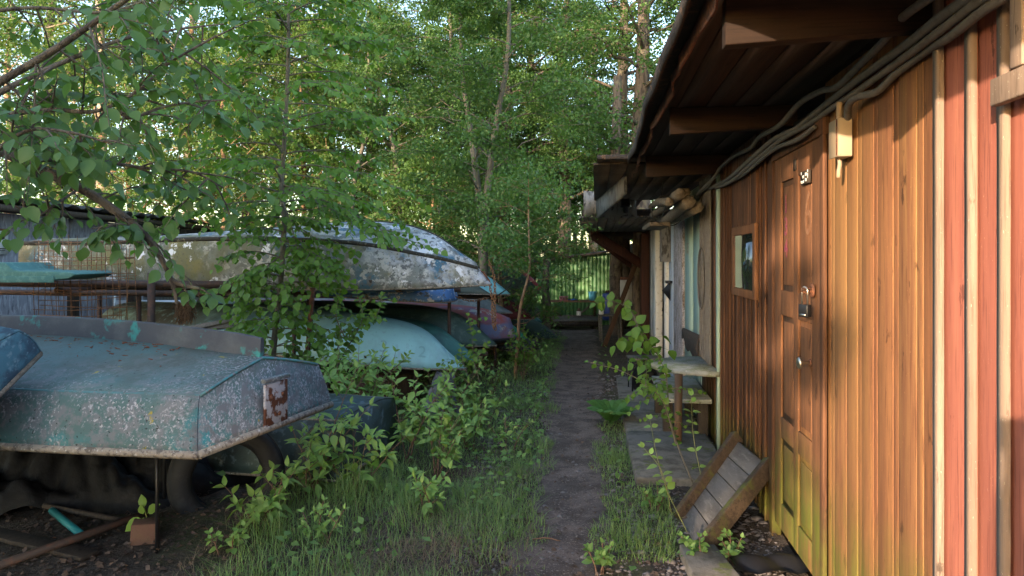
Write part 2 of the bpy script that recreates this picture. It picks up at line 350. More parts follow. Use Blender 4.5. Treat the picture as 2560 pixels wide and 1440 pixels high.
# roof and eave
OV = .64
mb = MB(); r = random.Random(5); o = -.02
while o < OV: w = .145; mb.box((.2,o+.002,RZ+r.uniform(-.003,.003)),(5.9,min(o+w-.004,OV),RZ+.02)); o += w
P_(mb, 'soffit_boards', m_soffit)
mb = MB(); n = 60; ss = np.linspace(.3, 6.7, n); G = []
for i, s_ in enumerate(ss):
    w = .008*math.sin(s_*2.3)+.004*math.sin(s_*7+1); d = .008*math.sin(s_*3.1+2)
    G.append([(s_, -2.9, RZ+.03), (s_, OV+.03+w, RZ+.03), (s_, OV+.07+w, RZ+.03), (s_, OV+.085+w, RZ+.0+d), (s_, OV+.075+w, RZ-.03+d*1.5)])
mb.grid(np.array(G)); P_(mb, 'roofing_felt', m_felt, solid=.012)
mb = MB(); n = 40; ss = np.linspace(.3, 6.6, n); G = []
for s_ in ss:
    w = .01*math.sin(s_*5)+.008*math.sin(s_*17)
    G.append([(s_, OV+.0, RZ+.02), (s_, OV+.012+w, RZ-.02), (s_, OV+.008+w, RZ-.055+.012*math.sin(s_*11))])
mb.grid(np.array(G)); P_(mb, 'eave_strip', m_rust, solid=.008)
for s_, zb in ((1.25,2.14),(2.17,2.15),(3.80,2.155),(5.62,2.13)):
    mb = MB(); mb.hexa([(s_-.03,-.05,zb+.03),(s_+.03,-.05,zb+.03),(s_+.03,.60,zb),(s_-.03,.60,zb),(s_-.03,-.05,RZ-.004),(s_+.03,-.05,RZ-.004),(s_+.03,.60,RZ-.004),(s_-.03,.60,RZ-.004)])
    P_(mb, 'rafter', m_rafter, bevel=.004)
# raised near corner board of the next roof
mb = MB(); mb.bar((1.7,.66,2.40),(2.22,.56,2.33),.10,.03,(0,0,1)); mb.bar((2.0,.60,2.30),(2.14,.60,2.46),.03,.09,(1,0,0)); P_(mb, 'corner_board', m_batten)

# conduits along the eave
def conduit(pts, rad, label, off0=.05, g='cable conduits clipped under the eave'):
    P = [Vector((sw(x,off0+.02*math.sin(i)), off0+.02*math.sin(i), min(zw(x,y,off0+.02*math.sin(i)), 2.27))) for i, (x,y) in enumerate(pts)]
    P = catmull(P, len(P)*10); Wp = [lw(*p) for p in P]; o = Wp[0]
    n = len(Wp); rr = rad*(1+.07*(np.arange(n*3)%2))
    L_ = catmull(Wp, n*3)
    ob = MB().tube(L_, rr, 10).build('conduit', m_conduit, origin=tuple(o), smooth=True, at_=o); tag(ob, label, 'conduit', g)
conduit([(2440,-75),(2317,0),(2250,50),(2208,104),(2150,162),(2092,217),(2054,227),(2000,258),(1950,312),(1900,342),(1875,371),(1833,392),(1800,421),(1783,446),(1740,490)], .013, 'uppermost grey conduit under the eave, sagging loosest with two dips', .07)
conduit([(2560,-80),(2417,0),(2354,42),(2271,108),(2150,196),(2058,267),(1992,321),(1933,350),(1875,400),(1817,450),(1783,467),(1730,500)], .0145, 'thick grey conduit second from the top along the wall head', .05)
conduit([(2580,-75),(2454,0),(2396,42),(2292,121),(2167,212),(2079,271),(2020,312),(1960,345),(1890,400),(1830,452),(1790,470)], .012, 'third grey conduit down, running just above the lowest one', .045)
conduit([(2620,-75),(2500,0),(2450,33),(2375,92),(2325,121),(2242,183),(2192,229),(2150,240),(2128,252),(2119,272),(2119,300)], .0125, 'lowest grey conduit that turns down into the cream box', .04)
conduit([(2037,317),(1992,350),(1933,375),(1858,437),(1817,458),(1770,470)], .0105, 'short rusty conduit catching sunlight above the panelled door', .045)
# cream box on the wall
bs = sw(2112,.02); bz = 1.965
jb = thing('junction_box', 'cream enamel electric box with sloping corners hanging on the orange boards', 'electric box', lw(bs,.018,bz), ANG)
mb = MB(); mb.add([(-.075,0,-.075),(.075,0,-.075),(.075,0,.075),(-.075,0,.075),(-.07,.05,-.075),(.04,.05,-.075),(.04,.05,.075),(-.07,.05,.075),(.075,.03,-.05),(.075,.03,.06)],
  [(0,4,5,8,1),(4,7,6,5),(5,6,9,8),(8,9,2,1),(3,2,9,6,7),(0,3,7,4)]); mb.build('box_body', m_cream, jb, bevel=.004)
MB().box((-.062,.0505,-.07),(-.058,.054,.07)).build('lid_seam', m_rust, jb)
MB().box((.076,0,-.02),(.09,.02,.01)).build('lug', m_cream, jb)
k = []
for i in range(26): k.append(.011+.002*(i%2))
MB().tube([(0,.022,.076+.0028*i) for i in range(26)], np.array(k), 10).build('cable_gland', m_cream, jb)
MB().tube(catmull([(-.01,.025,-.076),(-.012,.025,-.10),(-.016,.03,-.125),(-.012,.03,-.15)], 12), .0085, 8).build('cable_stub', m_cream, jb, smooth=True)
# padlock
ps = 3.245; pl = thing('padlock', 'black padlock with a long steel shackle hanging on the panelled door', 'padlock', lw(ps,.06,1.265), ANG+R(28))
MB().box((-.027,-.013,-.03),(.027,.013,.027)).build('padlock_body', m_black, pl, bevel=.004)
u = [(-.017,0,.027),(-.017,0,.085)]+[(.017*math.cos(a),0,.088+.017*math.sin(a)) for a in np.linspace(math.pi,0,9)]+[(.017,0,.085),(.017,0,.027)]
MB().tube(u, .0042, 8).build('shackle', m_steel, pl, smooth=True)
MB().box((-.018,.0131,-.024),(.018,.0142,-.016)).build('embossed_band', m_steel, pl)
mb = MB(); mb.lathe([(.03,0),(.034,.006),(.024,.012),(.012,.008),(.012,0)], (0,0,0), 16, M); o = mb.build('hasp', m_rust); 
o.parent = door; o.location = (ps-.005,.026,1.355)
MB().tube([(ps,.024,1.36),(ps,.07,1.365),(ps+.012,.072,1.35),(ps,.03,1.34)], .004, 6).build('staple', m_rust, door)

# ---------------- sheds further along ----------------
GS = thing('mint_shed', 'pale mint green lean-to with vertical conduits between the orange shed and the blue door', 'shed', WO, ANG)
mb = MB(); mb.box((5.73,-2.8,-.3),(9.1,-.06,2.2)); P_(mb, 'wall_core', m_darkwood, GS)
mb = MB(); boards(mb, [5.76,6.0,6.73,7.4,8.08], -.25, 2.2, off=-.0, seed=2); P_(mb, 'mint_wall', m_mint, GS)
P_(MB().box((5.725,.005,-.2),(5.80,.035,2.2)), 'corner_strip', m_mint, GS)
mb = MB(); boards(mb, [5.98,6.12,6.26,6.4,6.55,6.70], -.05, 2.2, off=.012, seed=12); P_(mb, 'brown_boards', m_slat, GS)
for s_ in (6.08,6.17,6.27,6.38,6.5,6.62):
    P_(MB().tube([(s_,.035,2.2),(s_+.01,.035,1.3),(s_,.035,.62),(s_+.02,.04,.5)], .014, 8), 'vertical_conduit', m_conduit, GS, smooth=True)
a = np.linspace(0, 2*math.pi, 40); P_(MB().tube([(6.45+.17*math.sin(t), .06, 1.32+.27*math.cos(t)) for t in a], .008, 6, False), 'cable_loop', m_conduit, GS, smooth=True)
mb = MB(); mb.box((8.08,-.02,-.25),(9.0,.03,2.2)); P_(mb, 'peeling_post', m_peel, GS, bevel=.01)
mb = MB(); G = []; rr = random.Random(3)
for i in range(9):
    s_ = 6.75+i*.16; G.append([(s_,.02,.78-.02*i/3),(s_,.035,.7),(s_,.03,.47+rr.uniform(-.05,.05)+.02*i)])
mb.grid(np.array(G)); P_(mb, 'torn_felt_patch', m_felt, GS, solid=.01)
wtext('painted_number', '135', mat('faded_brown_paint',(.22,.24,.2),.8), GS, 7.85, 1.60, .16, .004, .003)
mb = MB(); o = 0
while o < .95: mb.box((5.9,o,2.27),(9.6,o+.14,2.29)); o += .145
P_(mb, 'soffit_boards', m_darkwood, GS)
mb = MB(); mb.box((5.72,-2.9,2.295),(9.7,.98,2.33)); P_(mb, 'roof_sheet', m_felt, GS)
mb = MB(); mb.hexa([(6.7,.70,2.10),(9.6,.96,2.02),(9.6,.985,2.02),(6.7,.725,2.10),(6.7,.70,2.36),(9.6,.96,2.36),(9.6,.985,2.36),(6.7,.725,2.36)]); P_(mb, 'fascia_board', m_fascia, GS)

BS = thing('blue_door_shed', 'shed front with flaking pale blue door frame and dark grey door', 'shed', WO, ANG)
P_(MB().box((9.1,-2.8,-.35),(13.35,-.10,2.0)), 'wall_core', m_darkwood, BS)
mb = MB(); mb.box((9.05,-.02,-.3),(9.55,.03,2.0)); P_(mb, 'white_board', m_bluew, BS, bevel=.01)
mb = MB(); mb.box((9.62,-.04,-.3),(9.8,.07,2.0)); mb.box((11.2,-.04,-.3),(11.35,.07,2.0)); mb.box((9.8,-.04,1.92),(11.2,.07,2.0)); P_(mb, 'door_frame', m_white, BS, bevel=.01)
dd = P_(MB().box((9.8,-.09,-.28),(11.2,-.05,1.92)), 'dark_door', mat('dark_grey_door',(.085,.08,.085),.6), BS)
P_(MB().tube([(9.98,-.05,.92),(9.98,.03,.92),(10.0,.04,.90),(10.2,.045,.76)], .018, 8), 'door_handle', m_black, dd, smooth=True)
mb = MB(); boards(mb, [11.35,11.8,12.2,12.7,13.3], -.3, 2.0, seed=8); mb.box((11.9,.01,1.0),(12.3,.03,1.75)); P_(mb, 'pale_blue_wall', m_bluew, BS)
mb = MB(); mb.box((9.3,.03,1.45),(9.55,.15,2.0)); P_(mb, 'meter_box', m_fascia, BS, bevel=.01)
mb = MB(); mb.box((9.1,.03,1.18),(9.35,.10,1.21)); mb.add([(9.3,.035,.95),(9.3,.14,1.08),(9.3,.035,1.2),(9.33,.035,.95),(9.33,.14,1.08),(9.33,.035,1.2)], [(0,1,2),(5,4,3),(0,3,4,1),(1,4,5,2)]); P_(mb, 'wall_bracket', m_black, BS)
mb = MB(); o = -.02
while o < 1.15: mb.box((9.75,o+.004,2.045),(15.0,o+.13,2.07)); o += .14
P_(mb, 'canopy_slats', m_fascia, BS)
P_(MB().box((9.75,-.5,2.072),(15.1,1.17,2.16)), 'canopy_roof', m_felt, BS)
mb = MB(); G = []; rr = random.Random(8)
for i in range(15):
    o = .45+i*.05; G.append([(9.68+rr.uniform(-.03,.03), o, 2.36+.01*i/3), (9.66+rr.uniform(-.04,.02), o, 2.22+rr.uniform(-.03,.03)), (9.70+rr.uniform(-.02,.03), o+rr.uniform(-.02,.02), 2.08+rr.uniform(-.035,.0)-(.05 if i in (5,6,7) else 0))])
mb.grid(np.array(G)); P_(mb, 'crumpled_sheet', m_fascia, BS, solid=.006)
P_(MB().box((9.70,.3,2.36),(15,1.18,2.385)), 'canopy_top', m_felt, BS)
lampm = MB(); lampm.lathe([(.0,.1),(.05,.1),(.06,.02),(.075,0),(.04,-.01),(.035,-.07),(0,-.08)], (8.9,.62,2.13), 14); P_(lampm, 'lamp_socket', m_black, BS)

BR = thing('brown_shed', 'brown plank shed with rusty red corner post and diagonal roof braces beyond the blue door', 'shed', WO, ANG)
P_(MB().box((13.4,-2.8,-.4),(21.5,-.08,1.9)), 'wall_core', m_darkwood, BR)
mb = MB(); boards(mb, list(np.arange(13.4,21.5,.25)), -.4, 1.9, seed=14); P_(mb, 'plank_wall', m_darkwood, BR)
P_(MB().box((13.3,0,-.35),(13.75,.16,1.95)), 'corner_post', m_redwood, BR, bevel=.01)
for s_, h in ((13.6,1.35),(15.4,1.25)):
    mb = MB(); mb.bar((s_,.08,h),(s_,1.05,1.98),.14,.16,(0,0,1)); P_(mb, 'diagonal_brace', m_redwood, BR)
P_(MB().box((13.3,.95,1.93),(19,1.08,2.04)), 'eave_beam', m_redwood, BR)
P_(MB().box((15.1,-2.8,2.0),(19.5,1.0,2.12)), 'lower_roof', m_felt, BR)
mb = MB(); mb.lathe([(0,0),(.06,0),(.07,.06),(.05,.12),(0,.13)], (14.6,.10,.95), 12); P_(mb, 'wall_lamp', m_steel, BR)
P_(MB().box((14.6,.02,1.35),(15.3,.1,1.62)), 'meter_box', m_white, BR)

# wood scraps tied under the eave
wb = thing('scrap_wood_bundle', 'bundle of split wood and bark tied up under the dark eave', 'wood', lw(6.9,.22,1.98), ANG)
rr = random.Random(4)
spec = [((-1.05,.02,-.02),(1.0,.10,-.12),.05),((-1.15,.10,.04),(.85,.16,-.02),.045),((-.95,-.06,-.06),(1.5,.0,-.09),.05),((-1.0,.17,-.02),(.6,.2,.05),.035),((-.5,-.02,.10),(1.2,.06,.10),.04)]
for i, (p, q, r_) in enumerate(spec):
    P = catmull([p, ((p[0]+q[0])/2, (p[1]+q[1])/2+rr.uniform(-.02,.02), (p[2]+q[2])/2+rr.uniform(-.01,.03)), q], 12)
    MB().tube(P, [r_*1.1, r_, r_*.8], 7, True, .12, i).build('stick', m_logend, wb)
MB().box((.1,.05,-.17),(1.15,.25,-.13)).build('plank', m_logend, wb, bevel=.005)
a = np.linspace(0,2*math.pi,20); MB().tube([(.1, .07+.16*math.cos(t), -.02+.15*math.sin(t)) for t in a], .005, 5, False).build('wire_tie', m_black, wb)
MB().tube(catmull([(.25,.1,.35),(.28,.12,.12),(.1,.15,-.1),(-.35,.18,-.12),(-.7,.15,.02)], 24), .005, 5).build('hanging_cable', m_black, wb)

# half-round shelf table by the mint wall
ht = thing('half_round_table', 'half-round weathered white shelf table fixed to the mint wall on one brown leg', 'table', lw(6.15,.0,0), ANG)
mb = MB(); a = np.linspace(0, math.pi, 28); rr = np.random.RandomState(2)
ring = [(-.46+.95*(1-math.cos(t))/2, .02+.50*math.sin(t)) for t in a]; zt = .60
n = len(ring); V = [(x,y,zt) for x,y in ring]+[(x,y,zt-.035+rr.uniform(-.004,.004)) for x,y in ring]
mb.add(V, [tuple(range(n))[::-1], tuple(range(n,2*n))]+[(i,(i+1)%n,n+(i+1)%n,n+i) for i in range(n)])
m_ttop = mat('flaking_white_table', (.30,.30,.27), .8, [((.19,.20,.13), 8, .45, .6), ((.10,.09,.06), 30, .6, .68), ((.55,.54,.5), 40, .62, .7)], bump=(60,.4))
mb.build('table_top', m_ttop, ht)
MB().tube([(-.38,.33,zt-.03),(-.385,.335,.2),(-.39,.34,-.12)], .032, 12).build('leg', mat('brown_post',(.085,.05,.028),.7,[((.08,.05,.03),12,.45,.6,dict(s=G1))]), ht, smooth=True)
bt = thing('low_bench', 'low white-topped bench with square wooden legs under the half-round table', 'bench', lw(6.5,0,0), ANG)
MB().box((-.55,.04,.30),(.62,.44,.335)).build('bench_top', m_ttop, bt, bevel=.004)
for x, y in ((-.42,.10),(.5,.1),(-.35,.38),(.5,.38)):
    MB().box((x-.05,y-.04,-.08),(x+.05,y+.04,.30)).build('leg', m_darkwood, bt, bevel=.004)
MB().box((-.45,.12,.20),(.55,.15,.29)).build('apron', m_darkwood, bt)
o = tag(MB().tube([(0,0,0),(.01,0,.25),(0,0,.5)], .012, 8).build('pole', m_black, at_=at(1733,70,3.4)), 'short black pole standing at the edge of the orange shed roof', 'pole')
G = [[(x, y, .012+.02*abs(math.sin(17*x+9*y))+.012*math.sin(31*y)) for y in np.linspace(-.10,.10,14)] for x in np.linspace(-.22,.20,26)]
tag(MB().grid(np.array(G)).build('rubber_sheet', m_black, smooth=True, at_=ground(1925,1425)+Vector((.05,.02,0))), 'scrap of black sheet lying on the stones at the foot of the orange wall', 'sheet')
# slab walkway
r = random.Random(2)
for i, (s0, s1, lab) in enumerate([(4.78,6.1,'nearest mossy concrete slab in front of the mint wall, under the brown table leg'),(6.12,7.5,'second concrete slab of the walkway, beside the fern'),(7.52,9.3,'farthest slab of the walkway, below the blue door')]):
    c = lw((s0+s1)/2, .40, 0); mb = MB(); L = (s1-s0)/2
    mb.hexa([(-L,-.33,-.3),(L,-.33,-.3),(L,.33,-.3),(-L,.33,-.3),(-L,-.33,.035-.03*i),(L,-.33,.035-.03*i),(L,.33,.03-.03*i),(-L,.33,.03-.03*i)])
    o = mb.build('concrete_slab', m_conc, bevel=.012, at_=c); o.rotation_euler = (0,0,ANG+r.uniform(-.01,.01)); tag(o, lab, 'concrete slab', 'concrete slabs of the walkway')
c = ground(1765,1420); o = MB().hexa([(-.11,-.2,-.1),(.11,-.2,-.1),(.09,.17,-.1),(-.09,.17,-.1),(-.11,-.2,.045),(.11,-.2,.045),(.09,.17,.05),(-.09,.17,.05)]).build('paving_stone', m_conc, bevel=.008, at_=c)
tag(o, 'loose grey paving stone lying at the bottom edge near the leaning wood panel', 'paving stone')
# leaning wood panel
m_pgrey = mat('smooth_grey_planks', (.13,.122,.118), .85, [((.07,.064,.06), 7, .4, .62, dict(s=(1,.35,1))), ((.19,.18,.17), 40, .55, .66, dict(s=(1,.2,1), amt=.6)), ((.30,.29,.27), 25, .70, .72)], bump=(60,.4))
A, B, C_, D = at(1925,1168,4.12), at(1842,1100,4.62), at(1700,1300,4.19), at(1752,1385,3.67)
lp = thing('wood_panel', 'small grey board panel with two mossy side rails leaning against the orange wall', 'wood panel', (C_+D)/2)
O = (C_+D)/2; nrm = (A-D).cross(C_-D).normalized(); nrm = nrm if nrm.x < 0 else -nrm; ln = (A-D)
for i in range(5):
    t0, t1 = i/5+.004, (i+1)/5-.004
    q = [D.lerp(A,t0), D.lerp(A,t1), C_.lerp(B,t1), C_.lerp(B,t0)]
    MB().hexa([x-nrm*.022-O for x in q]+[x-O for x in q]).build('plank', m_pgrey, lp, bevel=.003)
m_rail = wood('mossy_rail', (.105,.072,.05), (.05,.036,.026), s=(1,1,1), extra=[((.09,.10,.025), 9, .5, .64)], isl=0)
for p, q in ((D,A),(C_,B)):
    MB().bar(p+nrm*.012-O, q+(q-p)*.03+nrm*.012-O, .05, .085, nrm).build('side_rail', m_rail, lp, bevel=.006)
MB().bar(A-nrm*.03-O-ln*.02, B-nrm*.03-O-ln*.02, .03, .05, nrm).build('cross_bar', m_rail, lp)
# ---------------- boats, all lying upside down ----------------
UT = [0,.25,.5,.75,.9,1]
def boat(label, bow, stern, B, D, m, gy=(.82,.97,1,.86,.5,0), gzt=(0,.03,.05,.03,.01,0), kz=(.88,.97,1,.95,.78,.42), kx=(0,.25,.5,.735,.86,.94),
         chine=None, roll=0, rim=None, rimr=.014, p=2.4, strakes=0, keel=None, inner=None, name='rowing_boat', group='upturned boats on the racks', deck=None, bulge=.02):
    bow, stern = Vector(bow), Vector(stern); L = (bow-stern).length; X = (bow-stern).normalized()
    Yv = Vector((0,0,1)).cross(X).normalized(); Zv = X.cross(Yv)
    rt = Matrix.Rotation(roll, 3, X); Yv = rt @ Yv; Zv = rt @ Zv
    Mx = Matrix(((X.x,Yv.x,Zv.x,0),(X.y,Yv.y,Zv.y,0),(X.z,Yv.z,Zv.z,0),(0,0,0,1)))
    root = thing(name, label, 'boat', stern, 0, group)
    n = 34; u = np.concatenate([np.linspace(0,.7,16)[:-1], np.linspace(.7,1,n-15)])
    def tab(T):
        q = catmull([(a,b,0) for a,b in zip(UT,T)], 400); return np.interp(u, q[:,0], q[:,1])
    GY = tab(gy)*B/2; GY[-1] = .004; GZ = tab(gzt); KZ = tab(kz)*D; KX = tab(kx)*L
    if chine: CY = tab(chine[0])*B/2; CZ = tab(chine[1])*D; CY[-1] = .004
    rows = []
    for i in range(n):
        gx = u[i]*L; g = (gx, GY[i], GZ[i]); k = (KX[i], 0, KZ[i]); half = []
        if chine:
            f = (CZ[i]-GZ[i])/max(KZ[i]-GZ[i], .01); c = (gx+(KX[i]-gx)*f, CY[i], CZ[i])
            for t in np.linspace(0,1,7)[:-1]: bow_ = bulge*math.sin(math.pi*t)*B; half.append((g[0]+(c[0]-g[0])*t, g[1]+(c[1]-g[1])*t+bow_*(GY[i]/B*2), g[2]+(c[2]-g[2])*t))
            for t in np.linspace(0,1,6)[:-1]: half.append((c[0]+(k[0]-c[0])*t, c[1]*(1-t), c[2]+(k[2]-c[2])*t+bulge*.75*B*math.sin(math.pi*t)))
        else:
            for t in np.linspace(0,1,13)[:-1]:
                a = t*math.pi/2; cy, sz = math.cos(a)**(2/p), math.sin(a)**(2/p)
                half.append((g[0]+(k[0]-g[0])*sz, g[1]*cy, g[2]+(k[2]-g[2])*sz))
        half = np.array(half); full = np.vstack([half, [k], half[::-1]*[1,-1,1]]); rows.append(full)
    G = np.array(rows)
    hull = MB().grid(G[:,::-1]).build('hull', m, root, smooth=True, solid=.009, M=Mx)
    hull.data.materials[0] = m
    T = G[0]; mb = MB(); V = np.vstack([T, T+[.02,0,0]]); q = len(T)
    mb.add(V-np.array([.002,0,0]), [tuple(range(q))[::-1], tuple(range(q,2*q))]+[(i,i+1,q+i+1,q+i) for i in range(q-1)]+[(q-1,0,q,2*q-1)])
    tr = mb.build('transom', m, root, M=Mx)
    if rim is not None:
        e = [G[i,0] for i in range(n)]+[G[i,-1] for i in range(n)][::-1]
        e = [x+np.array([0,0,-.004]) for x in e]
        MB().tube(e, rimr, 7).build('gunwale_rim', rim, root, smooth=True, M=Mx)
        MB().tube([G[0,0]+[0,0,-.003], G[0,-1]+[0,0,-.003]], rimr, 7).build('transom_rim', rim, root, smooth=True, M=Mx)
    if keel is not None:
        k0 = G[:, G.shape[1]//2]; nk = len(k0)
        Q = np.array([[x+[0,-.014,-.012], x+[0,-.014,.016], x+[0,.014,.016], x+[0,.014,-.012]] for x in k0])
        MB().grid(Q).build('keel_strip', keel, root, M=Mx)
    if strakes is not None and chine and rim is not None:
        for sgn in (0, 1):
            c = [G[i, 6] if sgn == 0 else G[i, -7] for i in range(n)]
            MB().tube(c, .011 if rimr > .0115 or B < 1.6 else .026, 6).build('chine_strip', rim, root, smooth=True, M=Mx)
    if inner is not None or True:
        # thwarts inside (seats) seen from below
        for f in (.3, .55, .78):
            i = int(np.argmin(abs(u-f))); MB().box((u[i]*L-.1,-GY[i]*.96,GZ[i]+.06),(u[i]*L+.1,GY[i]*.96,GZ[i]+.085)).build('thwart', m_darkwood, root, M=Mx)
    if deck is not None:
        ii = [i for i in range(n) if u[i] > .62]; Gd = []
        for i in ii:
            h = .10*(GY[i]/(B/2)); Gd.append([(u[i]*L, GY[i]*.98*c, GZ[i]-h*(1-c*c)-.005) for c in np.linspace(-1,1,11)])
        MB().grid(np.array(Gd)).build('foredeck', deck, root, smooth=True, solid=.006, M=Mx)
    root['_'] = 0; del root['_']
    return root, Mx, G, L
XS = (1,1,1)
white_l = (.50,.50,.52); lich = (.42,.42,.40)
m_big = mat('peeling_white_blue_hull', (.17,.19,.185), .85, [((.05,.13,.20), 3, .52, .58), ((.50,.52,.57), 2.6, .47, .56, dict(x=(2.8,5.0), zn=1.5, zs=1, d=12)), ((.42,.43,.42), 11, .53, .57, dict(d=10)), ((.11,.12,.125), 16, .55, .6, dict(d=9)), ((.115,.115,.058), 2.2, .40, .60, dict(x=(4.4,2.2), zn=1.5, zs=1.2, amt=.95, d=8)), ((.17,.15,.05), 4, .56, .66, dict(amt=.6)), ((.045,.045,.035), 40, .6, .66, dict(amt=.7)), ((.60,.62,.66), 5, .60, .62, dict(d=12)), ((.13,.125,.12), 14, .5, .62, dict(z=(.22,.02), zn=.12, zs=5, amt=.8))], bump=(30,.5,.006))
m_blackrail = mat('mossy_black_rail', (.03,.028,.022), .9, [((.12,.11,.08), 30, .55, .65)])
m_greyrim = mat('lichened_rim', (.20,.18,.155), .85, [((.09,.08,.06), 30, .5, .6), ((.36,.35,.33), 60, .6, .66)])
big, bM, bG, bL = boat('largest upturned boat, peeling white and blue paint with green moss, on the rack', at(1228,711,7.2), (-5.15,8.45,1.23), 1.65, .80, m_big,
     gy=(.8,.95,1,.84,.46,0), gzt=(.0,.02,.02,.005,0,0), kz=(.60,.62,.72,.80,.66,.26), kx=(0,.25,.5,.74,.87,.965), chine=((.80,.93,.96,.70,.34,0),(.58,.585,.62,.56,.38,.2)), roll=R(3), rim=m_greyrim, rimr=.011, keel=m_blackrail, deck=mat('dark_blue_deck',(.03,.05,.075),.6))
for c in big.children:
    if c.name.startswith('chine_strip'): c.data.materials[0] = m_blackrail
MB().tube([(4.9,0,.16),(5.02,0,.12),(5.08,0,.03),(5.02,0,-.02)], .012, 6).build('bow_ring', m_rust, big, M=bM)

m_lb = mat('pale_blue_fibreglass', (.29,.56,.62), .5, [((.21,.40,.45), 1.8, .5, .7), ((.08,.13,.14), 5, .55, .75, dict(z=(.22,.5), zn=.2, amt=.7)), ((.075,.085,.08), 3, .2, .5, dict(x=(2.6,1.0), zn=.5)), ((.25,.44,.52), 14, .55, .7, dict(s=(1,1,.2))), ((.10,.2,.22), 40, .64, .7, dict(s=(1,1,.15), amt=.5))], bump=(6,.05))
lb, lM, lG, lL = boat('long pale blue upturned rowing boat on the low rack, bow by the dogwood leaves', at(1166,922,7.3), (-4.6,8.75,.50), 1.35, .50, m_lb, gzt=(0,.07,.10,.06,.02,0), kz=(.92,.98,1,.92,.76,.38), rim=m_greyrim, rimr=.013, p=2.6)
mnum = mat('scraped_number',(.21,.40,.45),.7)
for ch, x in (('7',3.45),('3',3.7),('2',4.12),('1',4.28)):
    i = int(np.argmin(abs(lG[:,0,0]-x))); pt = lG[i,-3]; 
    for j in range(G_ if False else 1): pass
    q0, q1 = lG[i,-2], lG[i,-5]; up = Vector(q1-q0).normalized(); xd = Vector(lG[min(i+1,33),-4]-lG[i-1,-4]).normalized(); nr = xd.cross(up)
    if nr.y > 0: nr = -nr
    pos = Vector(lG[i,-4]); text('painted_number', ch, mnum, lb, bM.__class__(lM) @ frame(pos+nr*.012, xd, nr), .17, .002)
m_teal = mat('teal_hull', (.05,.17,.155), .5, [((.03,.09,.09), 4, .45, .65), ((.11,.26,.24), 10, .6, .7)])
m_dgreen = mat('patchy_dark_green_hull', (.045,.085,.075), .6, [((.20,.29,.23), 3, .56, .60, dict(x=(3.2,3.8), d=10)), ((.10,.15,.13), 9, .5, .62), ((.02,.03,.03), 6, .6, .7)])
m_rbw = mat('red_and_violet_peeling_hull', (.13,.16,.30), .65, [((.28,.07,.065), 2.5, .3, .5, dict(z=(.16,.2), zn=.1)), ((.35,.36,.35), 4, .57, .6, dict(d=12)), ((.22,.08,.09), 3, .5, .6, dict(amt=.6))])
m_turq = mat('turquoise_hull', (.16,.40,.46), .5, [((.10,.28,.33), 3, .5, .65), ((.30,.5,.55), 16, .6, .7)])
m_redh = mat('dark_red_hull', (.10,.016,.016), .55, [((.17,.035,.03), 5, .5, .65), ((.05,.012,.012), 7, .5, .7)])
m_olive = mat('mottled_olive_hull', (.06,.075,.055), .8, [((.11,.12,.09), 9, .5, .6), ((.03,.10,.06), 7, .5, .6), ((.05,.04,.04), 15, .55, .62)])
m_olive2 = mat('plain_olive_hull', (.075,.085,.065), .8, [((.35,.36,.34), 2.2, .68, .72), ((.05,.06,.05), 8, .5, .65)])
m_redb = mat('bright_red_hull', (.38,.035,.045), .5, [((.25,.03,.03), 6, .5, .65)])
m_emer = mat('emerald_hull', (.015,.20,.13), .4, [((.02,.13,.09), 4, .5, .65)])
m_dgr2 = mat('murky_green_hull', (.04,.07,.055), .8, [((.07,.10,.08), 6, .5, .6)])
m_bluep = mat('blue_white_flaking_hull', (.09,.20,.42), .7, [((.45,.5,.55), 12, .54, .58, dict(d=10)), ((.10,.11,.11), 18, .56, .62)])
m_greyb = mat('grey_blue_hull', (.10,.125,.135), .7, [((.17,.20,.21), 5, .5, .65), ((.07,.08,.08), 9, .5, .65)])
def sb(label, px, py, Y, L, B, D, m, dx=(-.975,.22), sz=.06, **k):
    b = at(px, py, Y); s = Vector((b.x+dx[0]*L, b.y+dx[1]*L, b.z+sz)); k.setdefault('rim', m_greyrim); k.setdefault('rimr', .009)
    return boat(label, b, s, B, D, m, **k)
sb('teal upturned boat just behind the pale blue one', 1197,903, 8.3, 4.2, 1.3, .50, m_teal, gzt=(0,.05,.08,.05,.02,0))
sb('dark green upturned boat with a pale green scrape on its bow', 1242,863, 9.3, 4.2, 1.35, .50, m_dgreen, gzt=(0,.05,.07,.04,.01,0))
sb('boat with red, white and violet-blue peeling paint behind the dark green one', 1292,848, 10.6, 4.4, 1.45, .50, m_rbw, kz=(.9,.97,1,.95,.84,.6), kx=(0,.25,.5,.745,.885,.975), rim=m_black, rimr=.03, gy=(.8,.95,1,.9,.66,.0))
sb('light turquoise upturned boat on the upper rack, bow beyond the hanging chains', 1275,736, 9.6, 3.8, 1.3, .42, m_turq)
sb('narrow flaking blue and white boat hull right under the bow of the largest boat', 1136,752, 8.3, 3.4, 1.1, .22, m_bluep, kz=(.9,.97,1,.95,.9,.8), kx=(0,.25,.5,.75,.9,.99), gy=(.8,.95,1,.95,.8,.5))
sb('grey-green upturned boat on the upper rack between the blue hull and the turquoise bow', 1224,735, 9.1, 3.6, 1.2, .30, m_olive2)
sb('grey-blue upturned boat on the second level with a pointed bow beside the dark red hull', 1281,782, 11.6, 4.6, 1.5, .52, m_greyb, kz=(.9,.97,1,.9,.6,.25))
rb, rM, rG, rL = sb('dark red upturned boat with the number 946 on its bow', 1337,797, 13.2, 3.8, 1.4, .42, m_redh)
i = 24; q0, q1 = rG[i,-2], rG[i,-5]; up = Vector(q1-q0).normalized(); xd = Vector(rG[i+1,-4]-rG[i-1,-4]).normalized(); nr = xd.cross(up); nr = nr if nr.y < 0 else -nr
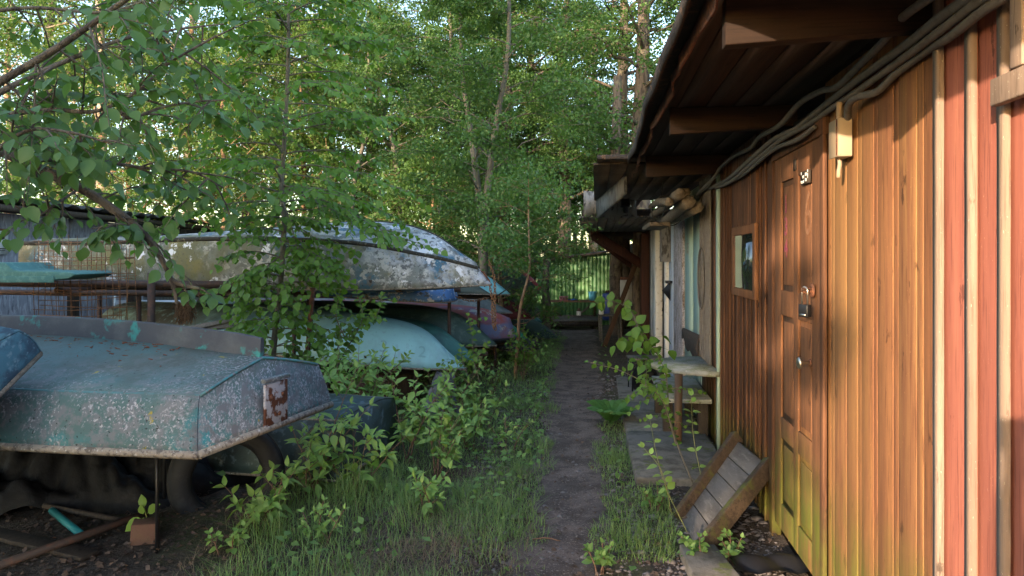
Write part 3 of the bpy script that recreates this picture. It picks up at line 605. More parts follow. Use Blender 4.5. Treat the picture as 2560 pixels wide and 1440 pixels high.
text('painted_number', '946', mat('ochre_number',(.30,.17,.07),.7), rb, rM @ frame(Vector(rG[i,-4])+nr*.015, xd, nr), .17, .002)
sb('olive upturned boat with a round white patch, right behind the dark red one', 1366,792, 14.6, 3.6, 1.5, .46, m_olive2)
sb('mottled olive green boat on the upper rack beyond the turquoise bow', 1351,733, 13.6, 3.2, 1.5, .50, m_olive)
sb('bright red upturned boat peeping out behind the mottled olive one', 1357,725, 14.8, 3.2, 1.4, .48, m_redb)
sb('emerald green upturned boat with a white rim low by the path', 1332,860, 11.8, 3.2, 1.2, .42, m_emer, rim=m_white)
sb('low black hull whose end sticks out under the emerald boat', 1347,872, 11.5, 2.6, 1.1, .14, m_rubber, kz=(.9,1,1,1,.9,.8), kx=(0,.25,.5,.75,.9,.99), gy=(.8,.95,1,.95,.85,.6))
sb('murky green upturned boat lying on the ground next to the far end of the path', 1398,846, 15.4, 3.4, 1.5, .45, m_dgr2, dx=(-.9,.42), kz=(.9,.97,1,.85,.62,.3))
sb('small teal hull peeping between the olive and the murky green boats', 1356,806, 16.2, 2.5, 1.1, .3, m_teal)

# nearest teal boat, stern with the rusty plate toward the path
m_near = mat('weathered_teal_grp', (.075,.130,.132), .75, [((.03,.20,.23), 2.5, .55, .68, dict(z=(.33,.18), zn=.2, amt=.9)), ((.035,.22,.24), 3.2, .47, .6, dict(z=(.08,.0), zn=.05, amt=.9)), ((.075,.085,.075), 2.2, .40, .6, dict(z=(.22,.30), zn=.1, amt=.85)), ((.155,.155,.17), 18, .46, .56, dict(z=(.36,.2), zn=.3, d=8, amt=.85)), ((.33,.33,.36), 75, .55, .60, dict(z=(.30,.20), zn=.25, d=6, m2=(7,.42,.54))), ((.40,.39,.40), 36, .62, .65, dict(z=(.28,.20), zn=.2, m2=(4,.45,.58))), ((.32,.32,.345), 75, .52, .58, dict(x=(-.45,-.12), zn=.1, d=7, m2=(9,.35,.55))), ((.12,.12,.13), 14, .5, .6, dict(x=(-.45,-.12), zn=.1)), ((.30,.24,.04), 9, .68, .71, dict()), ((.02,.03,.03), 50, .63, .68)], bump=(45,.6,.004))
m_nrim = mat('cracked_beige_rim', (.27,.23,.19), .85, [((.12,.10,.085), 40, .5, .6), ((.45,.43,.4), 60, .6, .66)], bump=(60,.5))
st = Vector((-1.22,3.70,.64)); ax = Vector((-.963,.27,0))
nb, nM, nG, nL = boat('nearest teal boat speckled with lichen, stern with a rusty plate facing the path', st+ax*3.3+Vector((0,0,.0)), st, 1.42, .40, m_near, bulge=.006, kx=(.022,.25,.5,.735,.86,.94),
     gy=(.80,.94,1,.86,.5,0), gzt=(0,.0,.0,.0,0,0), kz=(.86,1.0,1.05,1,.8,.4), chine=((.70,.84,.9,.72,.4,0),(.60,.60,.62,.62,.5,.3)), rim=m_nrim, rimr=.020, strakes=None, group=None)
k0 = nG[:, nG.shape[1]//2]; Q = []
for i in range(28):
    x = k0[i]; h = .115 if i > 0 else .105; h = h*(1-.5*(i/28)**3)
    Q.append([x+[0,-.020,-.01], x+[0,-.013,h-.006], x+[0,-.004,h], x+[0,.004,h], x+[0,.013,h-.006], x+[0,.020,-.01]])
m_fin = mat('dark_slate_fin', (.05,.055,.07), .7, [((.03,.20,.20), 7, .55, .62, dict(d=8, x=(1.6,.0))), ((.08,.09,.10), 5, .5, .7)], bump=(40,.3))
mb = MB(); mb.grid(np.array(Q)); mb.add(Q[0], [tuple(range(6))]); mb.build('keel_fin', m_fin, nb, M=nM, smooth=False, bevel=.004)
tz = nG[0,:,2].max()
mb = MB(); mb.hexa([(-.014,-.10,.010),(.0,-.10,.010),(.0,.10,.010),(-.014,.10,.010),(-.014,-.10,.225),(.0,-.10,.225),(.0,.10,.225),(-.014,.10,.225)])
m_plate = mat('rusty_white_plate', (.36,.35,.38), .7, [((.09,.03,.015), 13, .50, .56, dict(d=8)), ((.20,.07,.03), 22, .58, .64), ((.04,.015,.01), 11, .64, .70)], bump=(60,.5))
mb.build('motor_plate', m_plate, nb, M=nM, bevel=.005)
MB().bar((-.008,-.11,.243),(-.008,.11,.243),.03,.022).build('plate_ledge', m_near, nb, M=nM, bevel=.005)
for y, z in ((-.05,.155),(.05,.15),(-.02,.06)):
    mb = MB(); mb.lathe([(0,0),(.012,0),(.012,.006),(0,.008)], (-.013,y,z), 8, Matrix.Rotation(R(-90),3,'Y').to_4x4()); mb.build('bolt', m_rust, nb, M=nM)
m_crease = mat('bright_teal_edge', (.05,.20,.22), .6, [((.16,.16,.17), 30, .5, .6), ((.08,.13,.13), 6, .5, .6)])
for sgn in (6, -7): MB().tube([nG[i, sgn]+[0,0,.001] for i in range(len(nG))], .0085, 7).build('chine_ridge', m_crease, nb, M=nM, smooth=True)
MB().tube([nG[0,k]+[0,0,.0] for k in range(6, nG.shape[1]-6)], .0085, 7).build('transom_ridge', m_crease, nb, M=nM, smooth=True)
rs = np.random.RandomState(5)
# dead catkins scattered on the hull by the fin
mb = MB()
for i in range(170):
    a = rs.uniform(.55,1.9) if i < 140 else rs.uniform(.3,2.3); j = int(np.argmin(abs(nG[:,0,0]-a))); rowp = nG[j]; f = abs(rs.normal(0,.10)) if i < 140 else rs.uniform(0,.4)
    kk = rowp.shape[0]//2; y = .03+f*.6; z = np.interp(y, rowp[:kk+1,1][::-1], rowp[:kk+1,2][::-1])
    t = rs.uniform(0,6.3); l = rs.uniform(.01,.028); c = np.array([a,y,z+.006])
    mb.tube([c, c+[math.cos(t)*l,math.sin(t)*l*.5,.003], c+[math.cos(t+.6)*l*1.7,math.sin(t+.6)*l,.0]], .0022, 4)
o = mb.build('fallen_catkins', mat('dead_catkins',(.16,.055,.03),.9), M=nM, at_=st); tag(o, 'reddish dead catkins strewn along the fin of the nearest teal boat', 'catkins', kind='stuff')

# another boat's corner entering at the far left, on top of the nearest one
m_lft = mat('worn_blue_teal_grp', (.05,.13,.17), .8, [((.03,.06,.09), 12, .45, .6), ((.12,.2,.24), 30, .55, .64)], bump=(60,.6,.004))
boat('blue-teal boat whose corner leans in at the left edge over the nearest one', (-4.4,3.5,1.02), (-2.20,2.98,.86), .80, .26, m_lft, gy=(.86,.96,1,.86,.5,0), chine=((.8,.9,.92,.72,.4,0),(.6,.6,.62,.62,.5,.3)), roll=R(-38), rim=m_logend, rimr=.012, strakes=None, group=None)
# dark boat under the stern of the nearest one
m_dk = mat('dark_teal_hull', (.03,.055,.06), .6, [((.02,.03,.03), 5, .45, .6), ((.09,.13,.15), 14, .56, .64), ((.04,.09,.20), 4, .66, .7)], bump=(30,.3))
ds = Vector((-.98,5.0,.10))
boat('dark teal boat on the ground, its stern poking out beneath the nearest boat', ds+Vector((-2.7,.75,0)), ds, 1.05, .38, m_dk, gy=(.9,.97,1,.86,.5,0), gzt=(0,0,0,0,0,0), kz=(1,1,1.0,1,.8,.4), chine=((.72,.8,.85,.72,.4,0),(.92,.92,.9,.8,.5,.3)), rim=m_greyrim, rimr=.012, group=None)
# flat green hull end on the rack at the left
fg = thing('dinghy', 'flat stepped teal green dinghy end sticking out on the rack at the left edge', 'dinghy', at(40,680,6.4))
m_lid = mat('felted_teal_lid', (.06,.16,.15), .8, [((.10,.22,.20), 20, .5, .62)], bump=(50,.4))
mb = MB(); P = [(-.9,0),(.12,0),(.46,.0),(.62,.02),(.69,.055),(.62,.075),(.40,.082),(.2,.085),(.14,.10),(.08,.155),(-.9,.155)]; V = [(x,-.25,z-.07) for x,z in P]+[(x,.35,z-.07) for x,z in P]; q = len(P)
mb.add(V, [tuple(range(q)), tuple(range(q,2*q))[::-1]]+[(i,(i+1)%q+0,q+(i+1)%q,q+i)[::-1] for i in range(q)]); mb.build('hull', m_lid, fg, bevel=.008)
MB().box((-.9,-.262,-.085),(.5,-.25,-.03)).build('gunwale_rim', m_lid, fg, bevel=.004)

# ---------------- rack, mesh, chains ----------------
rk = thing('boat_rack', 'dark rusty pipe rack carrying the upturned boats, posts behind the nearest boat', 'rack', (-3,7.0,0))
def rp(nm, P, r, m=m_dsteel, n=9): return MB().tube([Vector(p)-Vector((-3,7,0)) for p in P], r, n).build(nm, m, rk, smooth=True)
rp('rail', [at(-60,707,6.95), at(760,713,6.95)], .036); rp('rail', [at(-60,730,7.1), at(790,736,7.1)], .027)
rp('rail', [(-5.2,8.6,1.15),(-.6,8.4,1.13)], .03); rp('rail', [(-5.0,9.8,1.0),(-.2,9.6,.98)], .03); rp('rail', [(-4.6,13.8,.84),(-.2,13.9,.84)], .03)
rp('rail', [(-5.0,7.4,.40),(-.95,7.45,.33)], .03); rp('rail', [(-5.0,9.0,.32),(-.3,9.0,.30)], .03); rp('rail', [(-4.6,10.6,.25),(0,10.6,.25)], .03)
for px, y0, Y, r_ in ((378,682,6.85,.036),(347,735,7.15,.024),(735,738,7.1,.019)):
    t = at(px, y0, Y); rp('post', [t, (t.x,t.y,-.1)], r_)
for X, Y, zt in ((-1.0,7.5,.36),(-.75,8.6,1.12),(-.45,9.7,.98),(-.25,10.7,.3),(-1.9,9.7,.98),(-2.4,8.5,1.12),(-4.4,9.7,1.0),(-.5,13.9,.84),(-2.4,13.9,.84),(-4.3,7.5,1.2),(-2.9,7.5,.4)): rp('post', [(X,Y,zt),(X,Y,-.25)], .022, m_dsteel, 7)
for X in (-4.4,-2.9,-1.1): rp('crossbar', [(X,6.95,1.19),(X+.1,8.9,1.16)], .026)
for X in (-4.2,-1.15): rp('crossbar', [(X,7.2,.36),(X+.2,10.9,.27)], .03)
pb = at(782,720,6.6); pe = at(768,897,6.5)
mb = MB(); mb.bar(pb,pe,.045,.006,(0,1,0)); mb.bar(pb+Vector((.02,-.02,0)),pe+Vector((.02,-.02,0)),.006,.045,(0,1,0)); o = mb.build('angle_iron', m_rust, origin=pe, at_=pe); tag(o, 'orange-brown rusty angle iron leaning upright before the pale blue boat', 'angle iron')
rb_ = thing('wire_mesh', 'sagging rusty wire mesh in front of the mossy stern of the largest boat', 'wire mesh', at(200,700,6.7))
O = at(200,700,6.7); rs = np.random.RandomState(8); mv, mh = MB(), MB()
for i in range(22):
    x = 85+i*12+rs.uniform(-3,3); y0, y1 = 592+rs.uniform(-6,30), 822+rs.uniform(-20,4); k = rs.uniform(-14,14)
    mv.tube(catmull([at(x,y0,6.68+rs.uniform(-.05,.05))-O, at(x+k*.4+rs.uniform(-4,4),(y0+y1)/2,6.62)-O, at(x+k,y1,6.7)-O], 8), .0036, 4)
for i in range(17):
    y = 600+i*13+rs.uniform(-3,3)+(6 if i > 8 else 0); k = rs.uniform(-10,10)
    mh.tube(catmull([at(78+rs.uniform(-5,25),y,6.66)-O, at(200,y+k*.3+4,6.60)-O, at(350-rs.uniform(0,40),y+k,6.66)-O], 8), .0036, 4)
mv.build('vertical_wires', m_chain, rb_); mh.build('horizontal_wires', m_chain, rb_)
def chain(pts, label, r=.0042, l=.040, g='rusty chains at the boat bows'):
    P = catmull(pts, 300); d = np.r_[0, np.cumsum(np.linalg.norm(np.diff(P, axis=0), axis=1))]; n = int(d[-1]/(l*.72)); mb = MB()
    for i in range(n):
        s = (i+.5)*l*.72; c = np.array([np.interp(s, d, P[:,k]) for k in range(3)]); c2 = np.array([np.interp(s+.01, d, P[:,k]) for k in range(3)])
        T = Vector(c2-c).normalized(); A_ = T.cross(Vector((.3,1,.1))).normalized(); B_ = T.cross(A_); S = A_ if i%2 else (A_+B_*1.2).normalized() if False else B_*.8+A_*.6
        a = np.linspace(0, 2*math.pi, 11)
        mb.tube([Vector(c)+T*(l/2*math.cos(t))+S.normalized()*(l*.30*math.sin(t)) for t in a], r, 5, False)
    o = mb.build('chain', m_chain, origin=tuple(pts[0]), at_=tuple(pts[0]), smooth=True); tag(o, label, 'chain', g); return o
b0 = at(1222,655,7.15)
chain([at(1222,652,7.1), at(1236,700,7.06), at(1237,760,7.05), at(1239,832,7.06)], 'right strand of the rusty chain hanging straight down from the largest boat\'s bow')
chain([at(1224,714,7.1), at(1230,745,7.05), at(1231,790,7.05), at(1234,822,7.05)], 'left, shorter strand of the rusty chain below the largest boat\'s bow')
chain([at(1140,742,8.2), at(1180,752,8.3), at(1225,744,8.4)], 'slack chain running sideways from the blue hull', .004, .045)
chain([at(1190,880,8.0), at(1203,895,7.9), at(1212,912,7.9), at(1206,930,7.9)], 'short chain dangling from the teal boat bow above the weeds', .003, .035)
o = MB().tube(catmull([at(1245,738,9.0), at(1268,722,9.3), at(1280,706,9.5)], 8), .008, 6).build('rope', m_black, at_=(0,0,0)); tag(o, 'dark rope tight against the light turquoise bow', 'rope')
# supports and clutter under the low rack
o = MB().hexa([tuple(x) for x in [at(835,1012,7.0),at(965,1012,7.0),at(965,1012,7.3),at(835,1012,7.3),at(835,935,7.0),at(965,940,7.0),at(965,940,7.3),at(835,935,7.3)]]).build('brown_board', wood('reddish_board',(.13,.065,.04),(.07,.035,.025)), origin=at(900,1000,7.1), at_=at(900,1000,7.1)); tag(o, 'brown board standing in the dark under the pale blue boat', 'board')
mb = MB(); G = []; rs = np.random.RandomState(4); gb = at(1100,1010,6.9)
for i in range(14):
    a = i/13*math.pi*1.0; row = []
    for j in range(10):
        t = j/9; r_ = .17*(1-t*.6)+.03*math.sin(i*2.1+j)+rs.uniform(-.012,.012); row.append((math.cos(a)*r_*1.0+.05*t, -math.sin(a)*r_*.7, -.10+.40*t+.02*math.sin(i*1.7)))
    G.append(row)
mb.grid(np.array(G)); tag(mb.build('grey_sack', mat('grey_plastic_sheet',(.13,.14,.17),.45,bump=(15,.5,.02)), smooth=True, at_=gb), 'crumpled grey plastic sack hanging under the pale blue bow', 'sack')
for i, (px, Y, w) in enumerate([(980,8.0,.5),(1280,9.2,.55),(1210,9.0,.4)]):
    c = at(px, 950, Y); c.z = .1; o = MB().box((-w/2,-.12,-.35),(w/2,.12,.17)).build('support_block', m_darkwood, bevel=.01, at_=c)
    if i: bpy.data.objects.remove(o); continue
    tag(o, ['dark timber block under the middle of the pale blue boat','dark timber block under the red and violet boat bow','dark timber block behind the dangling short chain'][i], 'block')

# ---------------- under the nearest boat ----------------
leg = thing('boat_trestle', 'thin dark post trestle holding up the nearest teal boat', 'trestle', (-2,3.8,0))
for x, y in ((-1.80,3.65),(-2.1,4.35),(-3.0,3.85),(-3.0,4.7)): MB().tube([(x+2,y-3.8,-.05),(x+2,y-3.8,.64)], .009, 7).build('leg', m_black, leg)
MB().bar((.2,-.2,.60),(-.1,.7,.60),.05,.05).build('crossbar', m_darkwood, leg); MB().bar((-1.0,-.05,.60),(-1.0,1.0,.60),.05,.05).build('crossbar', m_darkwood, leg)
ty = thing('tyre', 'worn black tyre standing upright in the weeds below the nearest boat\'s stern', 'tyre', at(568,1190,4.35))
AX = Vector((.40,-.90,.10)).to_track_quat('Z','Y').to_matrix().to_4x4()
w = .10; prof = [(.20,-w*.75),(.225,-w*.95),(.27,-w),(.305,-w*.85),(.322,-w*.6),(.325,0),(.322,w*.6),(.305,w*.85),(.27,w),(.225,w*.95),(.20,w*.75),(.195,w*.5),(.26,0),(.195,-w*.5),(.20,-w*.75)]
MB().lathe(prof, (0,0,0), 44, AX).build('tyre_carcass', m_rubber, ty, smooth=True)
mb = MB()
for k in (-.055,-.02,.02,.055):
    mb.lathe([(.3235,k-.006),(.329,k-.005),(.329,k+.005),(.3235,k+.006)], (0,0,0), 44, AX)
mb.build('tread', m_rubber, ty)
rs = np.random.RandomState(11); G = []; c = ground(140,1275); nx, ny = 170, 100
for j in range(ny):
    row = []
    for i in range(nx):
        x = (i/(nx-1)-.5)*2.3; y = (j/(ny-1)-.5)*1.3; e = max(0, 1-(x/1.15)**2-(y/.66)**2)
        f = abs(math.sin(3.1*x+5.3*y+1.8*math.sin(2.2*y+1)))*.16+abs(math.sin(7.3*x-4.1*y+1.2*math.sin(5*x)))*.07+abs(math.sin(13*x+9*y+2*math.sin(4*y)))*.03
        row.append((x+.06*math.sin(6*y), y+.05*math.sin(7*x), (e**.5)*(.14+f*1.3+.05*abs(math.sin(21*x+13*y+2*math.sin(9*y)))+.03*abs(math.sin(33*y-17*x)))-.03))
    G.append(row)
tag(MB().grid(np.array(G)).build('tarpaulin', m_tarp, smooth=True, at_=(c.x-.1,c.y+.55,0)), 'crumpled black tarpaulin heaped under the nearest boat', 'tarpaulin')
def rod(nm, a, b, r_, m, lab, cat, n=9, dz=.0):
    a, b = Vector(a), Vector(b); o = (a+b)/2
    return tag(MB().tube([a-o, o-o+Vector((0,0,dz)), b-o], r_, n).build(nm, m, smooth=True, at_=o), lab, cat)
g1, g2 = ground(-30,1440), ground(365,1310); rod('steel_pipe', g1+Vector((0,0,.03)), at(368,1282,3.95), .021, m_dsteel, 'long dark rusty pipe lying aslant on the leaf litter at bottom left', 'pipe')
g1, g2 = ground(130,1298), ground(205,1352); rod('teal_pipe', g1+Vector((0,0,.05)), g2+Vector((0,0,.03)), .020, m_tealpipe, 'short bright teal plastic pipe on the ground under the nearest boat', 'pipe')
g1, g2 = ground(110,1290), ground(300,1318); rod('branch', g1+Vector((0,0,.06)), g2+Vector((0,0,.04)), .015, m_darkwood, 'dead branch lying below the black tarpaulin', 'branch')
g1, g2 = ground(-20,1345), ground(225,1405); o = (g1+g2)/2
tag(MB().bar(g1-o+Vector((0,0,.03)), g2-o+Vector((0,0,.03)), .10, .022).build('old_plank', m_darkwood, at_=o, bevel=.004), 'flat dark plank lying on the ground at bottom left', 'plank')
c = ground(362,1358); o = MB().box((-.065,-.05,-.02),(.06,.06,.115)).build('brick', m_brick, bevel=.006, at_=c); o.rotation_euler = (0,.05,R(20)); tag(o, 'single reddish brick standing beside the broad-leaved seedling', 'brick')

# ---------------- grey shed at the left ----------------
gs = thing('grey_shed', 'low grey chipboard shed with corrugated roof behind the boats at the left', 'shed', (-7.0,12,0))
MB().box((-4,-6.0,-.5),(0,5.4,2.12)).build('chipboard_wall', m_osb, gs)
n = 170; G = []
for i in range(n):
    y = -6.4+i/(n-1)*12.2; w = .025*math.sin(i*1.15)
    G.append([(-4.3, y, 2.65+w), (.42, y, 2.28+w-.004*i/10*0)])
MB().grid(np.array(G)).build('corrugated_roof', m_asb, gs, solid=.012)
MB().box((.02,-6.2,2.12),(.38,5.6,2.2)).build('eave_beam', m_darkwood, gs)
for y in (-4.6,-2.6,-.6,1.6,3.4): MB().box((.003,y-.03,-.4),(.03,y+.03,2.12)).build('cover_strip', m_osb, gs)
sg = thing('warning_sign', 'small white notice with a black pictogram on the grey chipboard shed', 'sign', (-6.96,at(0,1,9.8).y,1.71), R(0))
MB().box((0,-.13,-.16),(.012,.13,.16)).build('sign_board', mat('sign_white',(.55,.57,.6),.5), sg)
MB().box((.0,-.135,.163),(.014,.135,.19)).build('top_strip', m_rust, sg)
mb = MB(); mb.add([(.0135,-.10,.10),(.0135,.07,.13),(.0135,.09,.10),(.0135,.05,.05),(.0135,-.0,.035),(.0135,-.02,.0),(.0135,-.05,.035)], [tuple(range(7))[::-1]]); mb.add([(.0135,-.08,.01),(.0135,-.05,.03),(.0135,-.04,-.03),(.0135,-.07,-.04)], [(0,1,2,3)[::-1]]); mb.box((.0125,-.10,-.09),(.0135,.10,-.075)); mb.box((.0125,-.07,-.115),(.0135,.07,-.105)); mb.build('pictogram', m_black, sg, smooth=False)
wc = thing('white_corrugated_panel', 'white corrugated sheet visible between the posts below the mossy hull', 'sheet', at(360,790,12.5))
n = 30; G = [[(x, .012*math.sin(i*1.6), -.45+i/n*.75) for x in (-.5,.9)] for i in range(n)]
MB().grid(np.array(G)).build('sheet', m_galv, wc, solid=.01); MB().box((-.53,-.03,-.5),(-.50,.03,.35)).build('edge_strip', m_white, wc)
for px, Y, w, lab in ((183,9.0,.10,'dark square timber post behind the wire mesh'),(330,9.4,.10,'dark square timber post left of the white corrugated sheet')):
    c = at(px, 730, Y); tag(MB().box((-w/2,-w/2,-.3),(w/2,w/2,c.z)).build('timber_post', m_darkwood, at_=(c.x,c.y,0), bevel=.006), lab, 'post', 'timber posts by the grey shed')
m_fur = mat('shaggy_fibres', (.10,.055,.03), 1, hue=(.22,.13,.07))
c = at(462,765,7.0); rsf = np.random.RandomState(6); mb = MB()
for i in range(420):
    a = rsf.uniform(0,6.28); h = rsf.uniform(-.1,.06); r0_ = rsf.uniform(.0,.07); p = Vector((math.cos(a)*r0_*1.3, math.sin(a)*r0_, h)); q = p+Vector((rsf.normal(0,.03), rsf.normal(-.01,.03), -rsf.uniform(.03,.10)))
    mb.tube([p, (p+q)/2+Vector((rsf.normal(0,.008),0,.01)), q], .0025, 3, False)
tag(mb.build('shaggy_tuft', m_fur, at_=c), 'shaggy brown fibrous tuft hanging from the rack left of the sapling', 'tuft', kind='stuff')
bs_ = at(505,822,6.3)
for i, (dx, dz, an, L) in enumerate(((0,.0,.10,.55),(.06,.035,.18,.42),(-.12,-.03,.03,.5))):
    o = MB().box((-L/2,-.04,-.008),(L/2,.04,.008)).build('broken_board', m_logend, bevel=.003, at_=bs_+Vector((dx,dx*.5,dz))); o.rotation_euler = (R(20),-an,R(10+20*i))
    tag(o, ['long pale broken board behind the fin of the nearest boat','short pale broken board lying on top of the longer one','lowest pale broken board half hidden behind the nearest boat'][i], 'board', 'broken boards behind the nearest boat')
MB().bar(bs_+Vector((-.3,.05,-.06))-Vector((-3,7,0)), bs_+Vector((.35,.05,-.06))-Vector((-3,7,0)), .03, .03).build('crossbar', m_dsteel, rk)

# ---------------- far end of the path ----------------
ge = thing('green_shed', 'green profiled steel shed closing the far end of the path', 'shed', at(1446,800,20.3))
O = Vector(ge.location); O.z = 0; ge.location = O
n = 120; G = []; x0, x1 = at(1340,0,20.3).x-O.x, at(1530,0,20.3).x-O.x
for i in range(n):
    x = x0+(x1-x0)*i/(n-1); k = i%6; y = [0,0,-.03,-.03,-.03,0][k]; zt = 1.36+.30*(x-x0)/(x1-x0)
    G.append([(x,y,-.55),(x,y,zt)])
MB().grid(np.array(G)).build('profiled_wall', m_green, ge)
MB().box((x0,.01,-.55),(x1,3,1.25)).build('shed_body', m_darkwood, ge)
MB().hexa([(x0-.1,-.25,1.37),(x1+.15,-.25,1.69),(x1+.15,3,1.69),(x0-.1,3,1.37),(x0-.1,-.25,1.42),(x1+.15,-.25,1.74),(x1+.15,3,1.74),(x0-.1,3,1.42)]).build('roof', m_felt, ge)
bn = thing('work_bench', 'plank bench with diagonal struts against the green shed', 'bench', at(1428,760,19.3))
O = Vector(bn.location); zt = at(0,751,19.3).z-O.z
MB().box((-.75,-.22,zt-.04),(.70,.35,zt)).build('bench_top', wood('brown_bench',(.24,.13,.08),(.12,.07,.05),s=(.1,1,1)), bn)
MB().bar((-.70,.0,zt-.05),(-.25,.05,zt-.42),.05,.06,(0,1,0)).build('strut', m_greywood, bn); MB().bar((.62,.0,zt-.05),(.18,.05,zt-.42),.05,.06,(0,1,0)).build('strut', m_greywood, bn)
MB().bar((-.5,.05,zt-.42),(.6,.05,zt-.42),.04,.05).build('stretcher', m_greywood, bn)
for x in (-.7,.66): MB().box((x-.03,.28,-.85),(x+.03,.33,zt-.04)).build('leg', m_darkwood, bn)
pf = thing('wooden_platform', 'low grey wooden deck in front of the bench at the end of the path', 'platform', at(1432,800,18.2))
O = Vector(pf.location); 
for i in range(6): MB().box((-.75,i*.19,-.04),(.75,i*.19+.185,.0)).build('deck_board', m_greywood, pf)
MB().box((-.72,.012,-.16),(.72,.06,-.042)).build('front_beam', m_darkwood, pf)
for x in (-.6,.6): MB().box((x-.06,.1,-.4),(x+.06,1.0,-.042)).build('bearer', m_darkwood, pf)
def item(nm, px, py, Y, prof, m, lab, cat, n=18, parts=()):
    c = at(px, py, Y); t = thing(nm, lab, cat, c); MB().lathe(prof, (0,0,0), n).build('vessel' if nm != 'barrel' else 'barrel_body', m, t, smooth=True)
    for pn, pr, pm in parts: MB().lathe(pr, (0,0,0), n).build(pn, pm, t, smooth=True)
    return t
m_bkt = mat('light_blue_plastic', (.10,.38,.60), .4)
item('bucket', 1481, 751, 19.2, [(0,0),(.09,0),(.103,.22),(.108,.23),(.10,.235),(.088,.02),(0,.02)], m_bkt, 'light blue plastic bucket on the bench by the green wall', 'bucket', parts=[('bucket_rim', [(.103,.205),(.112,.21),(.112,.235),(.104,.236)], m_bkt)])
item('barrel', 1520, 800, 18.6, [(0,0),(.14,0),(.15,.1),(.155,.4),(.15,.62),(.13,.68),(.06,.70),(0,.70)], mat('dark_blue_plastic',(.025,.05,.22),.4), 'dark blue plastic barrel left of the rough tree trunk', 'barrel', parts=[('barrel_lid', [(0,.70),(.07,.705),(.075,.74),(.05,.76),(0,.77)], m_redwood)])
item('pot', 1447, 789, 18.8, [(0,0),(.055,0),(.06,.03),(.06,.10),(.065,.11),(.05,.115),(.0,.115)], m_white, 'small white pot with a brown lid standing on the platform', 'pot', parts=[('lid', [(.06,.115),(.045,.14),(.03,.15),(.035,.19),(.0,.2)], m_brick)])
item('jug', 1503, 786, 14.9, [(0,0),(.05,0),(.055,.02),(.05,.12),(.04,.135),(0,.135)], m_white, 'white plastic jug on the small grey table', 'jug', parts=[('spout', [(0,.135),(.018,.135),(.016,.16),(0,.16)], m_white)])
item('tin', 1498, 750, 19.2, [(0,0),(.045,0),(.05,.02),(.05,.07),(0,.08)], m_logend, 'small tan tin on the right end of the bench', 'tin')
cr = thing('crate', 'small pinkish plastic crate on the left part of the bench', 'crate', at(1409,751,19.25)); m_pk = mat('pink_plastic',(.33,.13,.15),.5)
mb = MB()
for k in range(4): mb.box((-.11,-.08,.01+k*.028),(.11,-.07,.025+k*.028)); mb.box((-.11,.07,.01+k*.028),(.11,.08,.025+k*.028))
for x in (-.11,-.04,.03,.10): mb.box((x,-.082,0),(x+.01,-.07,.12)); 
for y in (-.08,.07): mb.box((-.112,y,0),(-.105,y+.01,.12)); mb.box((.105,y,0),(.112,y+.01,.12))
mb.box((-.11,-.08,0),(.11,.08,.008)); mb.box((-.112,-.08,.05),(-.105,.08,.12)); mb.box((.105,-.08,.05),(.112,.08,.12)); mb.build('crate_shell', m_pk, cr); MB().box((-.09,-.06,.01),(.09,.06,.08)).build('contents', m_darkwood, cr, bevel=.01)
G = [[(x, y, .012+.012*math.sin(30*x+20*y)+.01*math.sin(50*y)) for y in np.linspace(-.08,.08,9)] for x in np.linspace(-.13,.13,16)]
tag(MB().grid(np.array(G)).build('blue_cloth', mat('bright_blue_cloth',(.03,.12,.5),.8), smooth=True, at_=at(1431,750,19.2)), 'flat bright blue cloth lying between the crate and the bucket', 'cloth')
st_ = thing('side_table', 'small grey table with thin legs at the right side of the path end', 'table', at(1527,786,14.9))
z0 = -at(0,786,14.9).z-.24; MB().box((-.27,-.2,-.03),(.24,.25,-.004)).build('table_top', m_greywood, st_, bevel=.004)
for x, y in ((-.22,-.14),(.18,-.14),(-.22,.2),(.18,.2)): MB().bar((x,y,-.03),(x+.02,y,z0-.03),.035,.035,(1,0,0)).build('leg', m_greywood, st_)
wb_ = thing('white_board', 'dirty white board leaning beside the tree trunk behind the slanting plank', 'board', at(1566,764,15.6), R(-10))
MB().hexa([(-.14,0,0),(.14,0,0),(.14,.03,0),(-.14,.03,0),(-.14,.12,.60),(.14,.12,.60),(.14,.15,.60),(-.14,.15,.60)]).build('panel', mat('dirty_white',(.42,.41,.38),.8,[((.2,.17,.12),5,.5,.7)]), wb_)
MB().bar((-.14,.125,.585),(.14,.125,.585),.04,.06).build('top_edge', m_rust, wb_); MB().box((-.14,0,-.9),(-.1,.03,-.003)).build('leg', m_darkwood, wb_); MB().box((.1,0,-.9),(.14,.03,-.003)).build('leg', m_darkwood, wb_)
a, b = at(1592,652,14.0), ground(1510,868); o = (a+b)/2
tag(MB().bar(a-o,b-o,.09,.04,(0,1,0)).build('leaning_plank', wood('orange_brown_plank',(.085,.045,.025),(.05,.028,.018)), at_=o, bevel=.004), 'long brown plank slanting from the path up to the brown shed', 'plank')
sl = thing('metal_stool', 'black metal frame stool with a grey seat in front of the blue door', 'stool', at(1608,892,8.4))
MB().box((-.17,-.16,-.02),(.19,.16,.0)).build('seat', m_greywood, sl, bevel=.004)
for x, y in ((-.15,-.14),(.17,-.14),(-.15,.14),(.17,.14)): MB().tube([(x,y,-.02),(x,y,-.40)], .009, 6).build('leg', m_black, sl)
MB().tube([(-.15,-.14,-.07),(.17,-.14,-.07),(.17,.14,-.07),(-.15,.14,-.07),(-.15,-.14,-.07)], .007, 5).build('frame', m_black, sl)
G = [[(.15*math.cos(a)*f, .12*math.sin(a)*f, h+.02*math.sin(5*a)) for a in np.linspace(0,2*math.pi,18)] for f, h in ((.8,-.40),(1,-.33),(1.0,-.2),(.6,-.12),(.1,-.1))]
